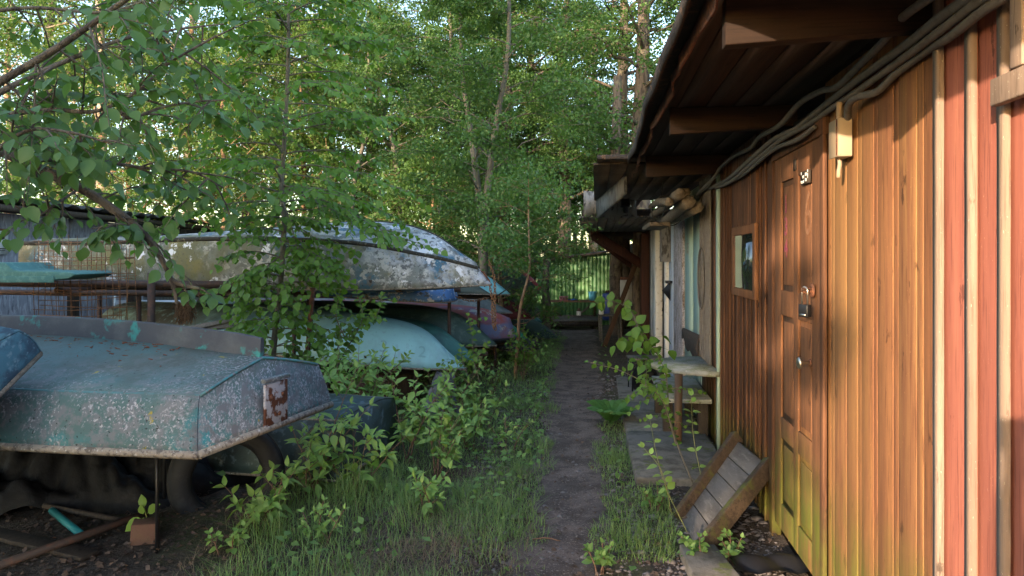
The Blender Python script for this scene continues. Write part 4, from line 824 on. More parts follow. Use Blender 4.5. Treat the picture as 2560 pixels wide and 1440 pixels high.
tag(MB().grid(np.array(G)).build('black_bag', m_tarp, smooth=True, at_=at(1612,892,8.4)), 'black bag stuffed under the metal stool', 'bag')
# ---------------- leaves and wood ----------------
def rowleaf(rows, fold=.12, curl=.22):
    V = []; F = []; ids = []
    for y, w in rows:
        z = -curl*y*y
        if w == 0: ids.append([len(V)]); V.append((0,y,z))
        else: ids.append([len(V),len(V)+1,len(V)+2]); V += [(-w,y,z+fold*w*2),(0,y,z),(w,y,z+fold*w*2)]
    for a, b in zip(ids[:-1], ids[1:]):
        if len(a) == 1: F += [(a[0],b[1],b[0]),(a[0],b[2],b[1])]
        elif len(b) == 1: F += [(a[0],a[1],b[0]),(a[1],a[2],b[0])]
        else: F += [(a[0],a[1],b[1]),(a[0],b[1],b[0]),(a[1],a[2],b[2]),(a[1],b[2],b[1])]
    return np.array(V), np.array(F)
T_OV = rowleaf([(0,.012),(.12,.012),(.2,.16),(.4,.30),(.62,.29),(.82,.16),(1,0)])
T_LAN = rowleaf([(0,.01),(.08,.01),(.2,.13),(.42,.23),(.7,.16),(.88,.06),(1,0)], .2, .35)
T_RND = rowleaf([(0,0),(.1,.25),(.35,.46),(.65,.36),(1,0)], .15, .25)
T_MID = (np.array([(0,0,0),(-.34,.42,.07),(0,1,-.15),(.34,.42,.07),(0,.45,0)]), np.array([(0,4,1),(4,2,1),(0,3,4),(4,3,2)]))
T_FAR = (np.array([(0,0,0),(-.36,.45,.06),(0,1,-.1),(.36,.45,.06)]), np.array([(0,3,1),(3,2,1)]))
def leaves(mb, P, D, N, S, tpl):
    P, D, N = (np.asarray(a, float) for a in (P, D, N)); tv, tf = tpl; n = len(P)
    if n == 0: return
    y = D/(np.linalg.norm(D, axis=1)[:,None]+1e-9); x = np.cross(y, N); x /= np.linalg.norm(x, axis=1)[:,None]+1e-9; z = np.cross(x, y)
    S = np.broadcast_to(np.asarray(S, float), (n,))[:,None,None]
    V = P[:,None,:]+S*(tv[None,:,0:1]*x[:,None,:]+tv[None,:,1:2]*y[:,None,:]+tv[None,:,2:3]*z[:,None,:])
    F = tf[None]+(np.arange(n)*len(tv))[:,None,None]
    mb.add(V.reshape(-1,3), F.reshape(-1, tf.shape[1]))
def leafmat(name, a, b, tr=.35, rough=.5): return mat(name, a, rough, hue=b, island=.25, trans=tr, spec=.35)
m_wil = leafmat('willow_leaf', (.095,.175,.045), (.060,.120,.042), .35, .45)
m_sap = leafmat('linden_leaf', (.11,.21,.030), (.075,.155,.028))
m_dog = leafmat('dogwood_leaf', (.23,.36,.10), (.13,.25,.065), .3)
m_far = leafmat('birch_leaf', (.092,.170,.042), (.055,.118,.034))
m_far2 = leafmat('aspen_leaf', (.115,.182,.040), (.068,.130,.033), .36)
m_yel = leafmat('yellow_green_leaf', (.17,.21,.035), (.10,.16,.03), .4)
m_cov = leafmat('ground_plant_leaf', (.165,.28,.085), (.10,.20,.06))
m_fern = leafmat('fern_leaf', (.09,.21,.05), (.06,.16,.04))
m_grass = leafmat('grass_blade', (.23,.33,.12), (.13,.22,.07), .3, .6)
m_dry = leafmat('dry_grass', (.26,.20,.13), (.16,.12,.08), .1, .8)
m_bark = mat('grey_brown_bark', (.12,.095,.075), .95, [((.05,.04,.035), 20, .45, .6, dict(s=(1,1,.25))), ((.16,.15,.09), 7, .55, .68)], bump=(40,.9,.02,(1,1,.25)))
m_birch = mat('pale_birch_bark', (.30,.245,.19), .85, [((.10,.07,.05), 16, .54, .6, dict(s=(.3,.3,1))), ((.26,.13,.06), 3, .5, .65)], bump=(30,.5,.01))
m_thin = mat('smooth_grey_bark', (.11,.10,.082), .8, [((.09,.08,.06), 30, .5, .6), ((.14,.15,.07), 8, .55, .65)])
m_tan = mat('tan_stem_bark', (.22,.14,.075), .85, [((.10,.06,.04), 20, .5, .62, dict(s=(1,1,.3)))])
m_stem = mat('red_brown_stem', (.13,.075,.05), .7)
m_gstem = mat('green_stem', (.13,.15,.05), .7)

def tree_geo(seed, H, Rc, r0, h0, nl, nleaf, ls, lean=(0,0), tpl=T_MID, droop=.35, elev=.55, sub=6, jit=.11, bend=.12, hang=.5, flat=.6):
    rs = np.random.RandomState(seed); wood_, leaf = MB(), MB()
    k = 7; tp = np.array([(lean[0]*t+rs.normal(0,bend)*(t > 0)*t, lean[1]*t+rs.normal(0,bend)*(t > 0)*t, H*t) for t in np.linspace(0,1,k)])
    TP = catmull(tp, 30); wood_.tube(TP, [r0*1.25, r0, r0*.8, r0*.6, r0*.4, r0*.12], 9, True, .05, seed)
    A = []
    for i in range(nl):
        t = h0+(1-h0)*(i+rs.uniform(0,1))/nl*.97; p = TP[int(t*29)]; az = i*2.4+rs.uniform(-.5,.5); q = (t-h0)/(1-h0)
        L = Rc*(.35+.65*math.sin(min(math.pi*.92*q+.45, math.pi)))*rs.uniform(.7,1.15); s = np.linspace(0,1,8)[:,None]
        d = np.array([math.cos(az), math.sin(az), 0]); w = rs.normal(0,.07*L,(8,3))*s
        P = p+d*s*L+np.array([0,0,1])*(elev*s*L*rs.uniform(.6,1.3)-droop*s*s*L)+w
        wood_.tube(P, [r0*.32*(1-.6*t), r0*.04], 5)
        for j in range(sub):
            a = rs.uniform(.25,1); b = P[int(a*7)]; az2 = az+rs.normal(0,.9); l2 = L*rs.uniform(.25,.5)
            d2 = np.array([math.cos(az2), math.sin(az2), rs.uniform(-.3,.6)]); s2 = np.linspace(0,1,6)[:,None]
            Q = b+d2*s2*l2-np.array([0,0,1])*s2*s2*l2*rs.uniform(.1,.5)
            wood_.tube(Q, [max(r0*.07,.004), .002], 3, False); A.append(Q[1:])
    A = np.concatenate(A); n = nleaf
    c = A[rs.randint(0,len(A),n)]+rs.normal(0,jit,(n,3))*[1,1,flat]
    D = rs.normal(0,1,(n,3)); D[:,2] = D[:,2]*.5-hang; Nn = rs.normal(0,.55,(n,3)); Nn[:,2] += 1
    leaves(leaf, c, D, Nn, ls*rs.uniform(.65,1.3,n), tpl)
    return wood_, leaf
def tree(label, loc, seed, mw, ml, group=None, name='tree', rz=0, cat='tree', **k):
    w, l = tree_geo(seed, **k); t = thing(name, label, cat, loc, rz, group)
    w.build('trunk', mw, t, smooth=True); l.build('crown', ml, t); return t
gB = 'trees behind the boats'
def gl(px, Y): p = at(px, HY, Y); return (p.x, Y, float(gz(p.x, Y)) if Y < 24 else -.4)
# prototypes
pA = tree('pale birch trunk behind the mossy stern of the largest boat, half lit orange', gl(257,17), 11, m_birch, m_far2, gB, name='birch_tree', H=10, Rc=2.7, r0=.15, h0=.30, nl=34, nleaf=23000, ls=.075, droop=.8, jit=.13)
pB = tree('slender leaning grey trunk right behind the bow of the largest boat', gl(1225,12.5), 23, m_thin, m_far, gB, name='aspen_tree', H=7.5, Rc=1.75, r0=.075, h0=.24, nl=34, nleaf=20000, ls=.062, lean=(-.6,.2), droop=.3, jit=.085)
pC = tree('thick rough barked trunk with a leafless lower part, right of centre against the sky', gl(1553,19), 37, m_bark, m_far, gB, name='alder_tree', H=12, Rc=2.9, r0=.22, h0=.30, nl=40, nleaf=28000, ls=.08, droop=.35, jit=.15)
pD = tree('bushy many-branched young tree filling the gap behind the boat bows', gl(1130,19.5), 51, m_tan, m_far2, gB, name='bushy_tree', H=6.5, Rc=2.2, r0=.07, h0=.08, nl=44, nleaf=24000, ls=.066, droop=.25, elev=.7, jit=.09)
pE = tree('broad low bush of bright leaves between the green shed and the olive boats', gl(1345,21.5), 67, m_tan, m_far, gB, name='bush', cat='bush', H=3.4, Rc=1.3, r0=.05, h0=.10, nl=30, nleaf=9000, ls=.065, droop=.3, elev=.6)
for pr, px, Y, rz, sc, lab in [
  (pC,1606,17.5,2.0,1.1,'mottled pale grey trunk just left of the roof edge of the orange shed'),
  (pC,1412,21,4.0,.95,'reddish trunk rising to the left of the green shed roof'),
  (pC,1262,20,1.0,.85,'dark trunk in the thicket behind the light turquoise bow'),
  (pC,930,23,3.1,1.0,'tall tree whose crown shows above the middle of the largest boat'),
  (pC,130,20,5.2,1.0,'tall tree rising over the roof of the grey shed at the far left'),
  (pC,620,22,.6,1.05,'tall tree behind the linden sapling, in yellowish light'),
  (pA,828,18,1.2,.9,'birch with a pale forked top right of the linden sapling'),
  (pA,470,20,2.6,1.05,'birch behind the grey shed roof end, left of the sapling'),
  (pA,25,22,4.4,1.1,'birch at the far left edge behind the overhanging willow twigs'),
  (pA,1480,24,.9,1.1,'birch crown seen between the centre trees and the thick trunk'),
  (pA,690,26,3.9,1.15,'farthest birch seen straight behind the sapling trunk'),
  (pB,1188,12,3.3,1.0,'thin upright stem just left of the leaning grey trunk'),
  (pB,1020,16.5,.8,1.1,'light aspen whose leaves stand before the small patch of open sky'),
  (pB,1440,25,5.0,1.15,'aspen over the roof of the green shed'),
  (pB,860,15.5,4.1,.95,'aspen with fine twigs behind the bend of the largest boat\'s keel'),
  (pD,1240,22.5,2.2,1.15,'multi-stemmed young tree behind the chain at the bow'),
  (pD,1385,25,4.4,1.2,'dense young tree directly left of the green steel wall'),
  (pD,760,17,.5,1.2,'bushy young tree seen through the sapling just above the boat keel'),
  (pD,560,15.5,3.0,1.05,'bushy young tree above the right end of the grey shed roof'),
  (pD,330,18.5,5.5,1.3,'bushy tree behind the pale birch, over the grey shed'),
  (pC,1135,24,2.2,1.0,'tall tree centred behind the leaning grey trunk'),
  (pC,1330,24.5,5.0,1.05,'tall tree left of the reddish trunk, behind the green shed'),
  (pB,1075,20,2.9,1.35,'airy aspen filling the gap above the open patch of sky'),
  (pA,1225,26,2.0,1.2,'birch crown high behind the boats\' bows'),
  (pD,980,20,1.5,1.3,'bushy tree under the open patch of sky'),
  (pE,1460,24.5,2.6,1.5,'bush behind the roof of the green shed'),
  (pE,1075,15,1.1,1.2,'bush peeping over the bow deck of the largest boat'),
  (pE,1250,13,3.6,1.0,'bush between the turquoise bow and the mottled olive boat')]:
    copy_tree(pr, gl(px, Y), rz, sc, lab)
# rough stump of a trunk by the plank and slim trunk before the dark red boat
tr = thing('old_tree', 'thick rough trunk standing left of the dirty white board at the path end', 'tree', gl(1540,16.6), 0, gB)
MB().tube(catmull([(0,0,-.3),(0.01,0,.2),(-.01,0,1.2),(.02,0,2.2),(0,.05,3.4),(.05,.1,6)],40), [.20,.16,.15,.14,.13,.10], 16, True, .09, 4).build('trunk', m_bark, tr)
mb = MB(); mb.tube(catmull([(.02,0,1.75),(.15,-.1,1.82),(.34,-.15,1.72),(.5,-.2,1.5)],10), .035, 6); mb.build('limb', m_tan, tr)
c = gl(1590,14.2); t2 = thing('mossy_trunk', 'mossy narrow trunk close by the wall of the brown shed', 'tree', c, 0, gB)
MB().tube(catmull([(0,0,-.3),(.02,0,.6),(0,0,1.3),(.03,0,2.2)],30), .085, 12, True, .12, 9).build('trunk', m_bark, t2)
st9 = thing('dead_trunk', 'dark mossy dead trunk at the left end of the bench', 'tree', gl(1364,15.8), 0, gB); MB().tube(catmull([(0,0,-.2),(.03,0,.5),(0,0,1.1),(.04,.02,1.9)],20), [.11,.09,.08,.07], 12, True, .14, 5).build('trunk', m_bark, st9)
tree('slim bent tan trunk growing before the dark red boat with the number', gl(1288,9.6), 71, m_tan, m_far, gB, name='slim_tree', H=2.9, Rc=.8, r0=.024, h0=.45, nl=16, nleaf=3200, ls=.055, lean=(.25,.1), bend=.10, droop=.3)
# far woodland mass
def leafmass(name, label, seed, n, box, ls, m, hole=None, cl=900, cs=.8):
    rs = np.random.RandomState(seed); b = np.array(box, float)
    C = b[0]+(b[1]-b[0])*rs.uniform(0,1,(cl,3)); c = C[rs.randint(0,cl,n)]+rs.normal(0,cs,(n,3))*[1,1,.8]
    if hole is not None: c = c[~hole(c)]
    n = len(c); D = rs.normal(0,1,(n,3)); N_ = rs.normal(0,.8,(n,3)); N_[:,2] += .6; mb = MB(); leaves(mb, c, D, N_, ls*rs.uniform(.6,1.3,n), T_FAR)
    return tag(mb.build(name, m), label, 'woodland', kind='stuff')
leafmass('far_woodland', 'hazy mass of far birch foliage behind all the trees', 5, 26000, ((-26,29,-.5),(14,38,8.5)), .17, m_far2, cl=700, cs=.9)
o = tag(MB().tube([(0,0,0),(0,0,.1)], .01, 4).build('x', m_bark), None); bpy.data.objects.remove(o)

# ---------------- linden sapling in front of the boats ----------------
sp = thing('linden_sapling', 'tall linden sapling with round leaves growing in front of the largest boat', 'tree', (at(678,HY,6.2).x, 6.2, 0), 0)
O = Vector(sp.location); rs = np.random.RandomState(21)
TP = catmull([at(678,1000,6.2)-O, at(683,880,6.2)-O, at(700,720,6.2)-O, at(710,560,6.22)-O, at(704,460,6.2)-O, at(712,330,6.15)-O, at(720,160,6.1)-O, at(722,0,6.05)-O, at(728,-160,6)-O], 60)
sw_, sl_ = MB(), MB(); sw_.tube(TP, [.030,.024,.02,.016,.009], 9, True, .04, 2)
def twigs(wood_, leaf, base, d, L, r, rs, nsub, spacing, ls, tpl, droop=.25, side=.9, depth=1, hang=.45, ln=0):
    """a branch with side twigs, leaves set alternately along each"""
    d = Vector(d).normalized(); s = np.linspace(0,1,9)[:,None]; w = np.cumsum(rs.normal(0,.012*L,(9,3)),0)*s
    P = np.array(base)+np.array(d)*s*L-np.array([0,0,1])*droop*s*s*L+w
    wood_.tube(P, [r, r*.25], 5 if depth else 4, False)
    if depth:
        for j in range(nsub):
            a = .25+.72*(j+.5)/nsub; b = P[int(a*8)]; sg = 1 if j%2 else -1; t = Vector(P[min(int(a*8)+1,8)]-P[max(int(a*8)-1,0)]).normalized()
            sd = t.cross(Vector((0,0,1))).normalized(); dd = t*.7+sd*sg*side+Vector((0,0,rs.uniform(-.25,.3)))
            twigs(wood_, leaf, b, dd, L*rs.uniform(.3,.5)*(1.15-a*.5), r*.45, rs, 0, spacing, ls, tpl, droop, side, 0, hang, ln)
    n = max(int(L*(.85 if depth else 1)/spacing), 2); a = np.linspace(.18 if not depth else .45, 1, n); idx = a*8; i0 = np.minimum(idx.astype(int),7); f = (idx-i0)[:,None]
    C = P[i0]*(1-f)+P[i0+1]*f; T = P[i0+1]-P[i0]; T /= np.linalg.norm(T,axis=1)[:,None]; sd = np.cross(T,[0,0,1.]); sd /= np.linalg.norm(sd,axis=1)[:,None]+1e-6
    sg = np.where(np.arange(n)%2, 1, -1)[:,None]; D = T*.6+sd*sg*.9+rs.normal(0,.25,(n,3)); D[:,2] -= hang; N_ = rs.normal(0,.35,(n,3)); N_[:,2] += 1
    if ln: N_[:,1] -= ln
    leaves(leaf, C, D, N_, ls*rs.uniform(.6,1.2,n), tpl)
for i in range(64):
    t = .26+.72*i/63; p = TP[min(int(t*59),59)]; az = i*2.4+rs.uniform(-.4,.4); L = (1.25 if t > .45 else .62)*(1.15-.5*t)*rs.uniform(.75,1.15)
    twigs(sw_, sl_, p, (math.cos(az), math.sin(az)*.8, rs.uniform(.1,.45)), L, .008, rs, 7, .042, .062, T_RND, .35, ln=.3)
for i in range(30):   # dense low clump round the stem
    t = .13+.17*i/30; p = TP[int(t*59)]; az = rs.uniform(0,6.28)
    twigs(sw_, sl_, p, (math.cos(az), math.sin(az)*.7-.2, .35), .5*rs.uniform(.7,1.2), .006, rs, 5, .045, .066, T_RND, .5, ln=.3)
for (a, b, L) in (((710,330),(1000,260),1.1),((706,470),(980,560),1.3),((712,300),(560,180),.9),((704,460),(1040,575),1.2),((715,160),(980,60),1.1),((702,600),(850,640),.6),((702,640),(590,720),.5),((700,600),(830,670),.55),((706,500),(760,640),.7)):
    p = at(*a,6.2)-O; q = at(*b,5.9)-O; twigs(sw_, sl_, p, q-p, (q-p).length*1.0, .009, rs, 12, .04, .062, T_RND, .12, ln=.3)
sw_.build('trunk', m_thin, sp, smooth=True); sl_.build('crown', m_sap, sp)

# second, climbing shoot before the pale blue boat
def traced(name, label, cat, mw, ml, paths, Yb, tpl, ls, spacing, seed, r=.006, group=None, nsub=0, hang=.4, ln=.4):
    rs = np.random.RandomState(seed); o = Vector((at(paths[0][0][0], HY, paths[0][0][2] if len(paths[0][0]) > 2 else Yb).x, Yb, 0)); t = thing(name, label, cat, o, 0, group); w, l = MB(), MB()
    for P in paths:
        Q = catmull([at(p[0],p[1],p[2] if len(p) > 2 else Yb)-o for p in P], 26); w.tube(Q, [r, r*.35], 6, False)
        Ls = np.linalg.norm(np.diff(Q,axis=0),axis=1).sum(); n = int(Ls/spacing)
        for k in range(n):
            a = .25+.75*(k+.5)/n; i = min(int(a*25),24); T = Vector(Q[i+1]-Q[i]).normalized(); sd = T.cross(Vector((0,-1,.2))).normalized()
            for sg in (-1,1):
                D = np.array(T*.6+sd*sg*.9)+rs.normal(0,.25,3); D[2] -= hang*.5; N_ = rs.normal(0,.3,3); N_[2] += 1; N_[1] -= ln
                leaves(l, [Q[i]], [D], [N_], ls*rs.uniform(.65,1.15)*(1.1-.45*abs(a-.5)), tpl)
        D = np.array(Vector(Q[-1]-Q[-2]).normalized()); leaves(l, [Q[-1]]*2, [D+[.3,0,0],D-[.3,0,.1]], [(0,-.5,1)]*2, ls*.7, tpl)
        for j in range(nsub):
            a = rs.uniform(.25,.9); i = int(a*25); twigs(w, l, Q[i], (rs.normal(0,1),rs.normal(-.3,.7),rs.uniform(-.1,.6)), rs.uniform(.12,.28), r*.5, rs, 0, spacing*.6, ls*.9, tpl, .3, depth=0, hang=hang, ln=ln)
    w.build('stem', mw, t, smooth=True); l.build('leaves', ml, t); return t
traced('climbing_shoot', 'leafy linden shoot hanging in front of the pale blue hull', 'shrub', m_thin, m_sap, [[(800,1000),(850,900),(905,800),(890,725)],[(870,860),(840,790),(850,735)],[(880,830),(940,790),(955,740)],[(830,930),(850,830),(800,870)]], 6.3, T_RND, .062, .06, 3, .007, nsub=6)
traced('bow_shoot', 'small round-leaved shoot twining by the teal bow and the short chain', 'shrub', m_thin, m_sap, [[(1200,960),(1185,900),(1180,840),(1170,790)],[(1190,900),(1220,860)],[(1170,940),(1150,880)]], 6.9, T_RND, .055, .07, 4, .005, nsub=3)

# ---------------- overhanging willow at the top left ----------------
wi = thing('goat_willow', 'goat willow with large dull leaves and dark boughs overhanging from the left edge', 'tree', (-4.3,4.3,0))
O = Vector(wi.location); ww, wl = MB(), MB(); rs = np.random.RandomState(77)
ww.tube(catmull([(0,0,-.2),(.02,0,.8),(.15,-.05,1.5),(.3,-.1,2.0)],20), [.13,.09], 10, True, .08, 3)
B1 = [(-.3+O.x+.5,4.2),]
def bough(pts, r, nsub, L, seed, ls=.084, low=0):
    P = catmull([at(*p)-O for p in pts], 30); ww.tube(P, r, 8, False, .06, seed)
    rs = np.random.RandomState(seed)
    for j in range(nsub):
        a = .12+(.86 if seed != 1 else .46)*(j+rs.uniform(0,1))/nsub; i = int(a*29); T = Vector(P[min(i+1,29)]-P[max(i-1,0)]).normalized()
        d = T*rs.uniform(.1,.8)+Vector((rs.normal(0,.5), rs.normal(0,.6), rs.normal(-.1-low,.6)))
        twigs(ww, wl, P[i], d, L*rs.uniform(.5,1.25), .006, rs, 3, .050, ls, T_OV, .25, hang=.5, ln=.35)
    return P
bough([(-420,430,4.0),(-60,372,3.9),(90,420,3.9),(200,470,3.9),(285,525,3.9),(360,585,3.9),(405,650,3.95),(432,712,4.0),(442,760,4.0)], [.035,.030,.026,.022,.014,.008], 17, .42, 1)
bough([(-420,420,3.6),(-100,260,3.5),(0,205,3.4),(130,128,3.3),(230,60,3.2),(330,-10,3.1),(480,-90,3.0)], [.030,.020,.016,.012,.007], 15, .5, 2, low=.4)
bough([(-380,420,3.7),(-60,262,3.6),(50,205,3.6),(170,150,3.7),(300,100,3.8),(430,75,3.9),(560,60,4.0)], [.022,.016,.012,.008,.004], 16, .45, 3, low=.3)
bough([(-300,400,3.3),(-30,300,3.3),(120,275,3.35),(240,278,3.4),(340,230,3.45),(420,160,3.5),(540,90,3.5)], [.014,.011,.008,.005], 12, .38, 4)
bough([(285,250,3.4),(320,295,3.4),(400,270,3.5),(480,255,3.6),(560,250,3.7)], [.009,.004], 9, .32, 5)
bough([(-60,420,3.2),(60,330,3.1),(170,330,3.05),(280,360,3.0)], [.010,.004], 8, .28, 6, .085)
bough([(60,400,3.9),(220,400,3.8),(360,420,3.8),(480,430,3.9),(560,470,4.0)], [.012,.004], 12, .33, 7)
bough([(200,470,3.9),(140,510,3.7),(90,540,3.6),(30,510,3.5)], [.008,.003], 5, .18, 8)
bough([(-200,60,3.6),(60,20,3.6),(260,30,3.7),(420,-20,3.8)], [.012,.004], 12, .40, 9, low=.2)
bough([(430,700,4.0),(455,712,4.0),(500,722,3.95)], [.014,.010], 2, .12, 10)
bough([(360,585,3.9),(300,560,3.7),(230,572,3.6)], [.006,.003], 3, .15, 12)
ww.build('boughs', m_bark, wi, smooth=True); wl.build('crown', m_wil, wi)

# ---------------- dogwood and weeds on the verge ----------------
gD = 'dogwood shoots on the verge'
def shrub(px, py, label, shoots, seed, ls=.108, m=m_dog, tpl=T_LAN, group=gD, name='dogwood_shrub', Y=None):
    b = ground(px, py) if Y is None else Vector((at(px,HY,Y).x, Y, float(gz(at(px,HY,Y).x, Y)))); rs = np.random.RandomState(seed); t = thing(name, label, 'shrub', b, 0, group); w, l = MB(), MB()
    for h, az, ln_ in shoots:
        d = np.array([math.cos(R(az)), math.sin(R(az)), 0]); s = np.linspace(0,1,14)[:,None]; P = np.array([[rs.normal(0,.03),rs.normal(0,.03),-.02]])+d*s**1.4*ln_*h+np.array([0,0,1])*s*h+np.cumsum(rs.normal(0,.006*h,(14,3)),0)
        w.tube(P, [.0055,.0018], 5, False)
        def pairs(Q, a0, sp_, sc):
            Ls = np.linalg.norm(np.diff(Q,axis=0),axis=1).sum(); n = max(int(Ls*(1-a0)/sp_),2)
            for k in range(n):
                a = a0+(1-a0)*(k+.6)/n; i = min(int(a*(len(Q)-1)), len(Q)-2); T = Vector(Q[i+1]-Q[i]).normalized(); x = T.orthogonal().normalized(); x.rotate(Matrix.Rotation(k*math.pi/2+rs.uniform(-.4,.4)+seed,3,T))
                z_ = .6+.5*math.sin(math.pi*min(a*1.05,1))
                for sg in (-1,1):
                    D = np.array(T*.45+x*sg)+rs.normal(0,.15,3); N_ = np.array([0,-.25,1.0])+rs.normal(0,.25,3); leaves(l, [Q[i]], [D], [N_], ls*z_*sc*rs.uniform(.75,1.2), tpl)
            T = Vector(Q[-1]-Q[-2]).normalized()
            for sg in (-1,1): leaves(l, [Q[-1]], [np.array(T+T.orthogonal()*.5*sg)], [(0,-.5,1)], ls*.6*sc, tpl)
        pairs(P, .25, .085, 1)
        for j in range(int(2+h*5)):
            a = rs.uniform(.3,.85); i = int(a*13); az2 = rs.uniform(0,6.28); L = h*rs.uniform(.2,.42); s2 = np.linspace(0,1,7)[:,None]
            Q = P[i]+np.array([math.cos(az2),math.sin(az2),0])*s2*L*.7+np.array([0,0,1])*s2*L*.6; w.tube(Q, [.003,.0015], 4, False); pairs(Q, .3, .06, .85)
    w.build('stems', m_stem, t, smooth=True); l.build('leaves', m, t); return t
shrub(770,1265, 'tall dogwood shoot leaning right below the stern of the nearest boat', [(.80,60,.5),(.5,150,.5),(.6,30,.7),(.45,-60,.4)], 1)
shrub(905,1130, 'dense dogwood clump between the nearest boat and the pale blue one', [(.85,100,.25),(.75,160,.35),(.7,20,.4),(.8,60,.3),(.6,200,.4),(.75,130,.5)], 2)
shrub(1010,1160, 'dogwood clump with long leaves right of the dark teal hull', [(.65,80,.3),(.6,0,.5),(.5,180,.5),(.7,130,.3),(.55,40,.5)], 3)
shrub(1085,1190, 'low dogwood clump in the middle of the verge', [(.42,30,.5),(.40,120,.4),(.38,-40,.6),(.45,70,.3)], 4)
shrub(1110,1080, 'dogwood clump below the pale blue bow', [(.60,60,.3),(.55,140,.4),(.6,10,.5),(.5,90,.3)], 5)
shrub(1150,1010, 'tall single dogwood shoots crossing the end of the pale blue hull', [(.62,90,.2),(.5,30,.4),(.52,150,.3)], 6)
shrub(1205,1075, 'dogwood clump halfway between pale blue bow and the path', [(.42,20,.4),(.4,100,.3),(.38,170,.4)], 7)
shrub(890,1250, 'spreading dogwood in front of the dark teal hull', [(.42,0,.7),(.4,60,.4),(.38,180,.6),(.45,110,.4)], 8)
shrub(640,1340, 'short dogwood shoots among the tall grass under the tyre', [(.36,0,.6),(.33,100,.4),(.30,190,.6),(.36,50,.5)], 9)
shrub(790,1375, 'short shoots in the front of the verge near the dry straw', [(.20,30,.5),(.18,150,.5),(.22,80,.3)], 10, .06)
shrub(560,1395, 'small bright seedling clump at the bottom edge left of the straw', [(.16,60,.4),(.14,170,.4),(.15,300,.4)], 11, .055, tpl=T_OV)
shrub(960,1085, 'dark-leaved dogwood shoots just right of the nearest boat\'s rim', [(.72,120,.3),(.7,70,.3),(.6,180,.3)], 12)
shrub(1165,1120, 'bright dogwood clump at the middle of the path-side verge', [(.36,20,.5),(.38,110,.4),(.34,-60,.6),(.36,200,.5)], 31)
shrub(1060,1290, 'low dogwood shoots in the grass in front of the other clumps', [(.26,20,.6),(.24,130,.5),(.25,250,.5)], 32, .09)
shrub(1235,990, 'soft green weeds beside the path near the pale blue bow', [(.38,0,.4),(.36,90,.3),(.34,180,.4),(.38,45,.3)], 13, .07)
shrub(1270,1120, 'low leafy shoots at the very edge of the path', [(.24,0,.5),(.26,90,.4),(.22,200,.5)], 14, .06)
shrub(830,1050, 'dogwood shoots rising behind the rim of the nearest boat', [(.85,70,.2),(.8,120,.25),(.75,20,.4)], 15, Y=5.6)
shrub(700,1180, 'thin shoots growing before the tyre', [(.30,20,.5),(.28,140,.5),(.3,80,.3)], 16, .065)
bv = shrub(1305,895, 'round-leaved vine bush covering a post beside the emerald boat', [(.85,90,.1),(.6,0,.3),(.6,180,.3),(.5,45,.6),(.8,120,.15),(.55,-30,.7),(.5,210,.5)], 17, .06, m_sap, T_RND, None, 'vine_bush', 9.6)
# right side plants
gR = 'shoots beside the concrete walkway'
traced('walkway_sapling', 'thin round-leaved sapling arching over the walkway in front of the half-round table', 'shrub', m_thin, m_sap, [[(1735,1215,4.7),(1700,1130,4.8),(1672,1040,4.9),(1650,985,5.0),(1560,930,5.1),(1470,905,5.2)],[(1672,1040,4.9),(1665,940,5.0),(1640,880,5.0)],[(1690,1110,4.8),(1655,1000,4.8),(1600,955,4.8)]], 4.75, T_RND, .046, .055, 6, .006, gR, 5)
traced('leafy_branch', 'hanging branch with broad heart-shaped leaves before the blue door', 'shrub', m_thin, m_sap, [[(1665,930,6.3),(1640,880,6.3),(1600,820,6.4),(1570,770,6.5),(1520,752,6.6),(1490,760,6.6)],[(1600,820,6.4),(1560,860,6.4)],[(1650,900,6.3),(1590,900,6.2)],[(1580,780,6.4),(1600,830,6.3),(1630,870,6.3)]], 6.3, T_RND, .10, .10, 7, .005, gR, 2, hang=.9)
traced('raspberry_shoot', 'thin upright raspberry canes with a few bright leaves by the walkway corner', 'shrub', m_gstem, m_dog, [[(1718,1330,3.9),(1665,1220,4.0),(1640,1130,4.1),(1625,1050,4.2)],[(1680,1290,4.0),(1655,1180,4.0),(1610,1120,4.05)],[(1770,1270,4.3),(1735,1100,4.5),(1728,990,4.6)]], 4.0, T_OV, .060, .11, 8, .003, gR, 0)
for px, py, s, lab in ((1735,1395,21,'nettle patch in front of the leaning wood panel'),(1640,1270,22,'nettle sprig between gravel and grass by the walkway'),(1820,1400,23,'tiny nettle sprig in the dark gap right of the wood panel'),(1480,1420,24,'small weed on the right border of the path at the bottom edge'),(2230,1560,25,'dark-leaved sprig growing right against the foot of the orange boards')):
    shrub(px, py, lab, [(.12,20,.5),(.11,140,.5),(.10,260,.5),(.13,80,.3)], s, .05, m_cov, T_OV, 'nettle sprigs', 'nettle')
sd = thing('seedling', 'seedling with four broad bright leaves next to the brick', 'plant', ground(372,1345)); w, l = MB(), MB()
w.tube(catmull([(0,0,0),(-.01,0,.1),(-.02,-.01,.17)],8), .003, 5)
for D, s, p in (((-.6,-.3,-.35),.11,(-.01,-.03,.12)),((-.35,0,.9),.075,(-.02,0,.16)),((.5,-.1,.45),.085,(-.01,0,.13)),((-.1,-.2,.6),.06,(-.02,-.02,.13)),((.35,-.3,-.4),.05,(.01,0,.03))): leaves(l, [p], [D], [(-.1,-.9,.5)], s, T_OV)
w.build('stem', m_gstem, sd); l.build('leaves', leafmat('seedling_leaf', (.20,.33,.06),(.17,.30,.05)), sd)
fe = thing('fern', 'green fern tuft growing at the left edge of the walkway', 'fern', ground(1528,1062)); l = MB(); rs = np.random.RandomState(5)
